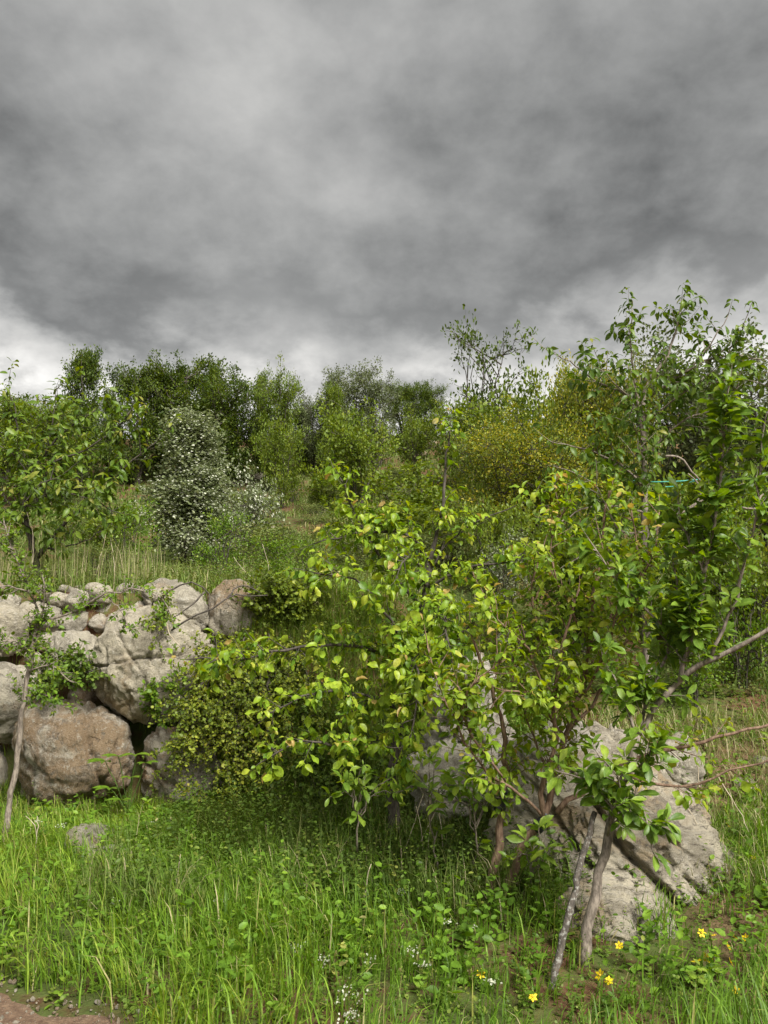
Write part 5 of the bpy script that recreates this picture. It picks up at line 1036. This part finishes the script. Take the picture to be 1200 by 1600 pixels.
# turquoise tie band strung behind the plum
bb = at(1005, 750, 6.45); root = empty('tie_band', bb, 'turquoise plastic tie band strung round the fruit tree trunk', 'band')
def strap(pts, wd, name):
    ln = smooth_line([at(*p) for p in pts], 12) - bb; up = np.array([0, 0, wd / 2]); th = np.array([0, 0.002, 0]); k = len(ln)
    v = np.concatenate([ln + up - th, ln - up - th, ln + up + th, ln - up + th]); i = np.arange(k - 1)
    q = np.concatenate([np.stack([i, i + k, i + k + 1, i + 1], -1), np.stack([i + 2 * k, i + 2 * k + 1, i + 3 * k + 1, i + 3 * k], -1), np.stack([i, i + 1, i + 2 * k + 1, i + 2 * k], -1), np.stack([i + k, i + 3 * k, i + 3 * k + 1, i + k + 1], -1)])
    obj(name, new_mesh(name, v, q), BAND, root)
strap([(990, 751, 6.5), (1020, 753, 6.4), (1060, 752, 6.3), (1094, 749, 6.25)], 0.010, 'strap'); strap([(1040, 761, 6.35), (1060, 759, 6.3), (1075, 754, 6.28), (1088, 751, 6.262)], 0.009, 'strap')
# big-leaved weed under the wall
hb = on_ground(200, 5.85); root = empty('hogweed', hb, 'weed with broad lobed leaves between the two lowest wall boulders', 'weed')
LOB = [leaf_template(0.30, 0.5, 0.25, 0.5, 6, 0.8, 0.0)]
for j, (px, py, sz) in enumerate([(165, 1190, 0.16), (185, 1182, 0.15), (212, 1180, 0.16), (228, 1192, 0.13), (172, 1232, 0.15), (205, 1215, 0.12), (190, 1250, 0.14)]):
    tip = at(px, py, 5.75); tube_obj('stalk', [hb, (hb + tip) / 2 + np.array([0, 0, 0.03]), tip], 0.005, 0.003, GSTEM, root, hb, 5, 7, rngs, 0.003)
    hd = unit(np.array([tip[0] - hb[0], -0.25, 0.1])); pp, rr_ = [], []
    for a in (-70, -38, 0, 38, 70):
        c, s_ = math.cos(R(a)), math.sin(R(a)); pp.append(tip - hb); rr_.append(np.array([hd[0] * c - hd[1] * s_, hd[0] * s_ + hd[1] * c, hd[2]]))
    rt = frames(np.array(rr_), np.array([[0, -0.35, 1.0]] * 5)); obj('leaf', scatter_mesh('leaf', LOB, np.array(pp), rt, np.array([0.6, 0.85, 1.0, 0.85, 0.6]) * sz, np.full(5, 0.5 + 0.1 * (j % 3)), np.zeros(5, int)), SAPL, root)
# loose stones on the slope and in the grass
STN = [rock_mesh('loose_stone', (1, 0.9, 0.65), (0, 0, 0), 700 + i, 3, rough=0.14) for i in range(4)]
for i in range(4): STN[i].materials.append((R_GREY, R_BEIGE, R_PALE, R_RUST)[i])
ls = [('pale stone half sunk in the grass below the bank', 505, 1378, 4.9, 40, 1), ('flat pale stone beside the half sunk one', 458, 1392, 4.75, 45, 2), ('pale stone at the left of the pair in the shaded grass', 420, 1402, 4.7, 38, 1), ('grey stone in the grass below the brown stained boulder', 140, 1310, 5.5, 80, 0), ('pale weathered stone under the split boulder', 182, 1332, 5.35, 60, 2),
      ('white stone on the slope above the low branch', 1128, 1143, 5.6, 26, 2), ('tan stone at the right border above the slope', 1190, 1190, 5.0, 30, 1), ('grey stone by the right border in dry grass', 1165, 1235, 4.9, 34, 0), ('grey stone on the terrace behind the pear branches', 586, 850, 11, 34, 0), ('grey stone beside the terrace edge seen through pear leaves', 690, 870, 10.5, 30, 0),
      ('rock on the terrace right of the hawthorn', 405, 742, 17, 26, 1), ('stone in the grass between the hawthorn and the pear', 430, 830, 12, 40, 3), ('long grey rock behind the cherry tree', 205, 722, 17, 60, 0), ('pale rock on the crest in the grass', 646, 650, 33, 12, 2), ('white boulder right of the rubble patch', 735, 700, 22, 30, 2), ('rubble stone topping the red soil patch', 680, 695, 22, 26, 3), ('rubble stone low in the red soil patch', 655, 708, 21.5, 30, 3), ('rubble stone at the right of the red soil patch', 705, 706, 21.5, 26, 3), ('grey rubble stone left of the red soil patch', 625, 700, 22, 22, 0),
      ('grey stone under the yellow-green young tree on the slope', 835, 990, 6.8, 46, 0), ('dark grey stone right of the one under the young tree', 862, 1010, 6.6, 40, 0), ('small white stone in the shaded slope grass', 872, 1072, 6.2, 22, 2), ('tan stone in dry grass left of the plum fork', 820, 1045, 6.4, 40, 1), ('pale stone between the boulders under the young tree', 800, 1000, 6.7, 50, 2), ('beige stone in the wall end seen under the pear', 690, 965, 7.2, 40, 1)]
for i, (lb, px, py, Y_, w, k) in enumerate(ls):
    Y_ = find_Y(py + w * 0.3, px, 3.0 if px > 600 or py > 1000 else 7.0, 40.0); o = obj('loose_stone', STN[k], None, None, on_ground(px, Y_, 0.12 * w * Y_ / FPX)); s_ = w * Y_ / FPX; o.scale = (s_, s_, s_ * (0.75 + 0.1 * (i % 4))); o.rotation_euler = (0.2 * (i % 3), 0.25 * ((i % 5) - 2), i * 1.9); tag(o, lb, 'stone', 'loose stones about the hillside')
# pebbles and litter on the track
n = 1800; x = rngs.uniform(-2.3, -0.8, n); y = rngs.uniform(2.8, 3.9, n); k = y < track_edge_c(x) + 0.12; x, y = x[k], y[k]; d_, f_ = ico(1); n = len(x)
sz = 0.002 + 0.013 * rngs.random(n) ** 4; v = d_[None] * sz[:, None, None] * rngs.uniform(0.5, 1.1, (n, 1, 3)) * (1 + 0.2 * rngs.normal(size=(n, len(d_), 1))) + np.stack([x, y, ground(x, y) + 0.008], -1)[:, None]
tag(obj('gravel', new_mesh('gravel', v.reshape(-1, 3), None, (f_[None] + (np.arange(n) * len(d_))[:, None, None]).reshape(-1, 3), None, False), R_RUST), 'small pebbles strewn over the dirt track', 'gravel', kind='stuff')
# low scrub dotted over the hillside
OLP = shrub_meshes('scrub_bush', 262, 0.8, 1.0, 0.034, tint=(0.5, 0.26), r0=0.010, stems=7, limbs=24, subs=6, per_sub=16, spread=0.2)
scr = np.random.default_rng(1200)
for i in range(34):
    Y_ = 8.5 + 18 * scr.random() ** 1.3; px = scr.uniform(380, 720) if i % 3 else scr.uniform(60, 1150); b_ = base_at(px, Y_); s_ = scr.uniform(0.5, 1.1) * (0.75 + 0.02 * Y_)
    put_shrub('scrub_bush', 'knee-high scrub bush in the rough hillside grass', 'shrub', OLP, b_, (s_ * scr.uniform(0.9, 1.5), s_ * scr.uniform(0.9, 1.5), s_ * scr.uniform(0.5, 1.0)), scr.uniform(0, 6.28), OLIVE, BARKD, 'scrub dotted over the hillside')
# light green young bushes layered up the slope
LB = shrub_meshes('young_bush', 264, 1.0, 1.1, 0.05, tint=(0.5, 0.28), r0=0.012, stems=6, limbs=26, subs=6, per_sub=16, spread=0.18, profile='vase', spike=0.3)
for i in range(11):
    Y_ = 12 + 15 * scr.random(); px = scr.uniform(390, 740) if i % 4 else scr.uniform(150, 400); b_ = base_at(px, Y_); s_ = scr.uniform(0.7, 1.35)
    put_shrub('young_bush', 'waist-high light green bush among the shrubs layered up the slope', 'bush', LB, b_, (s_ * scr.uniform(0.9, 1.5), s_ * scr.uniform(0.9, 1.5), s_ * scr.uniform(0.7, 1.1)), scr.uniform(0, 6.28), LIGHTF, BARKD, 'young bushes layered up the slope')
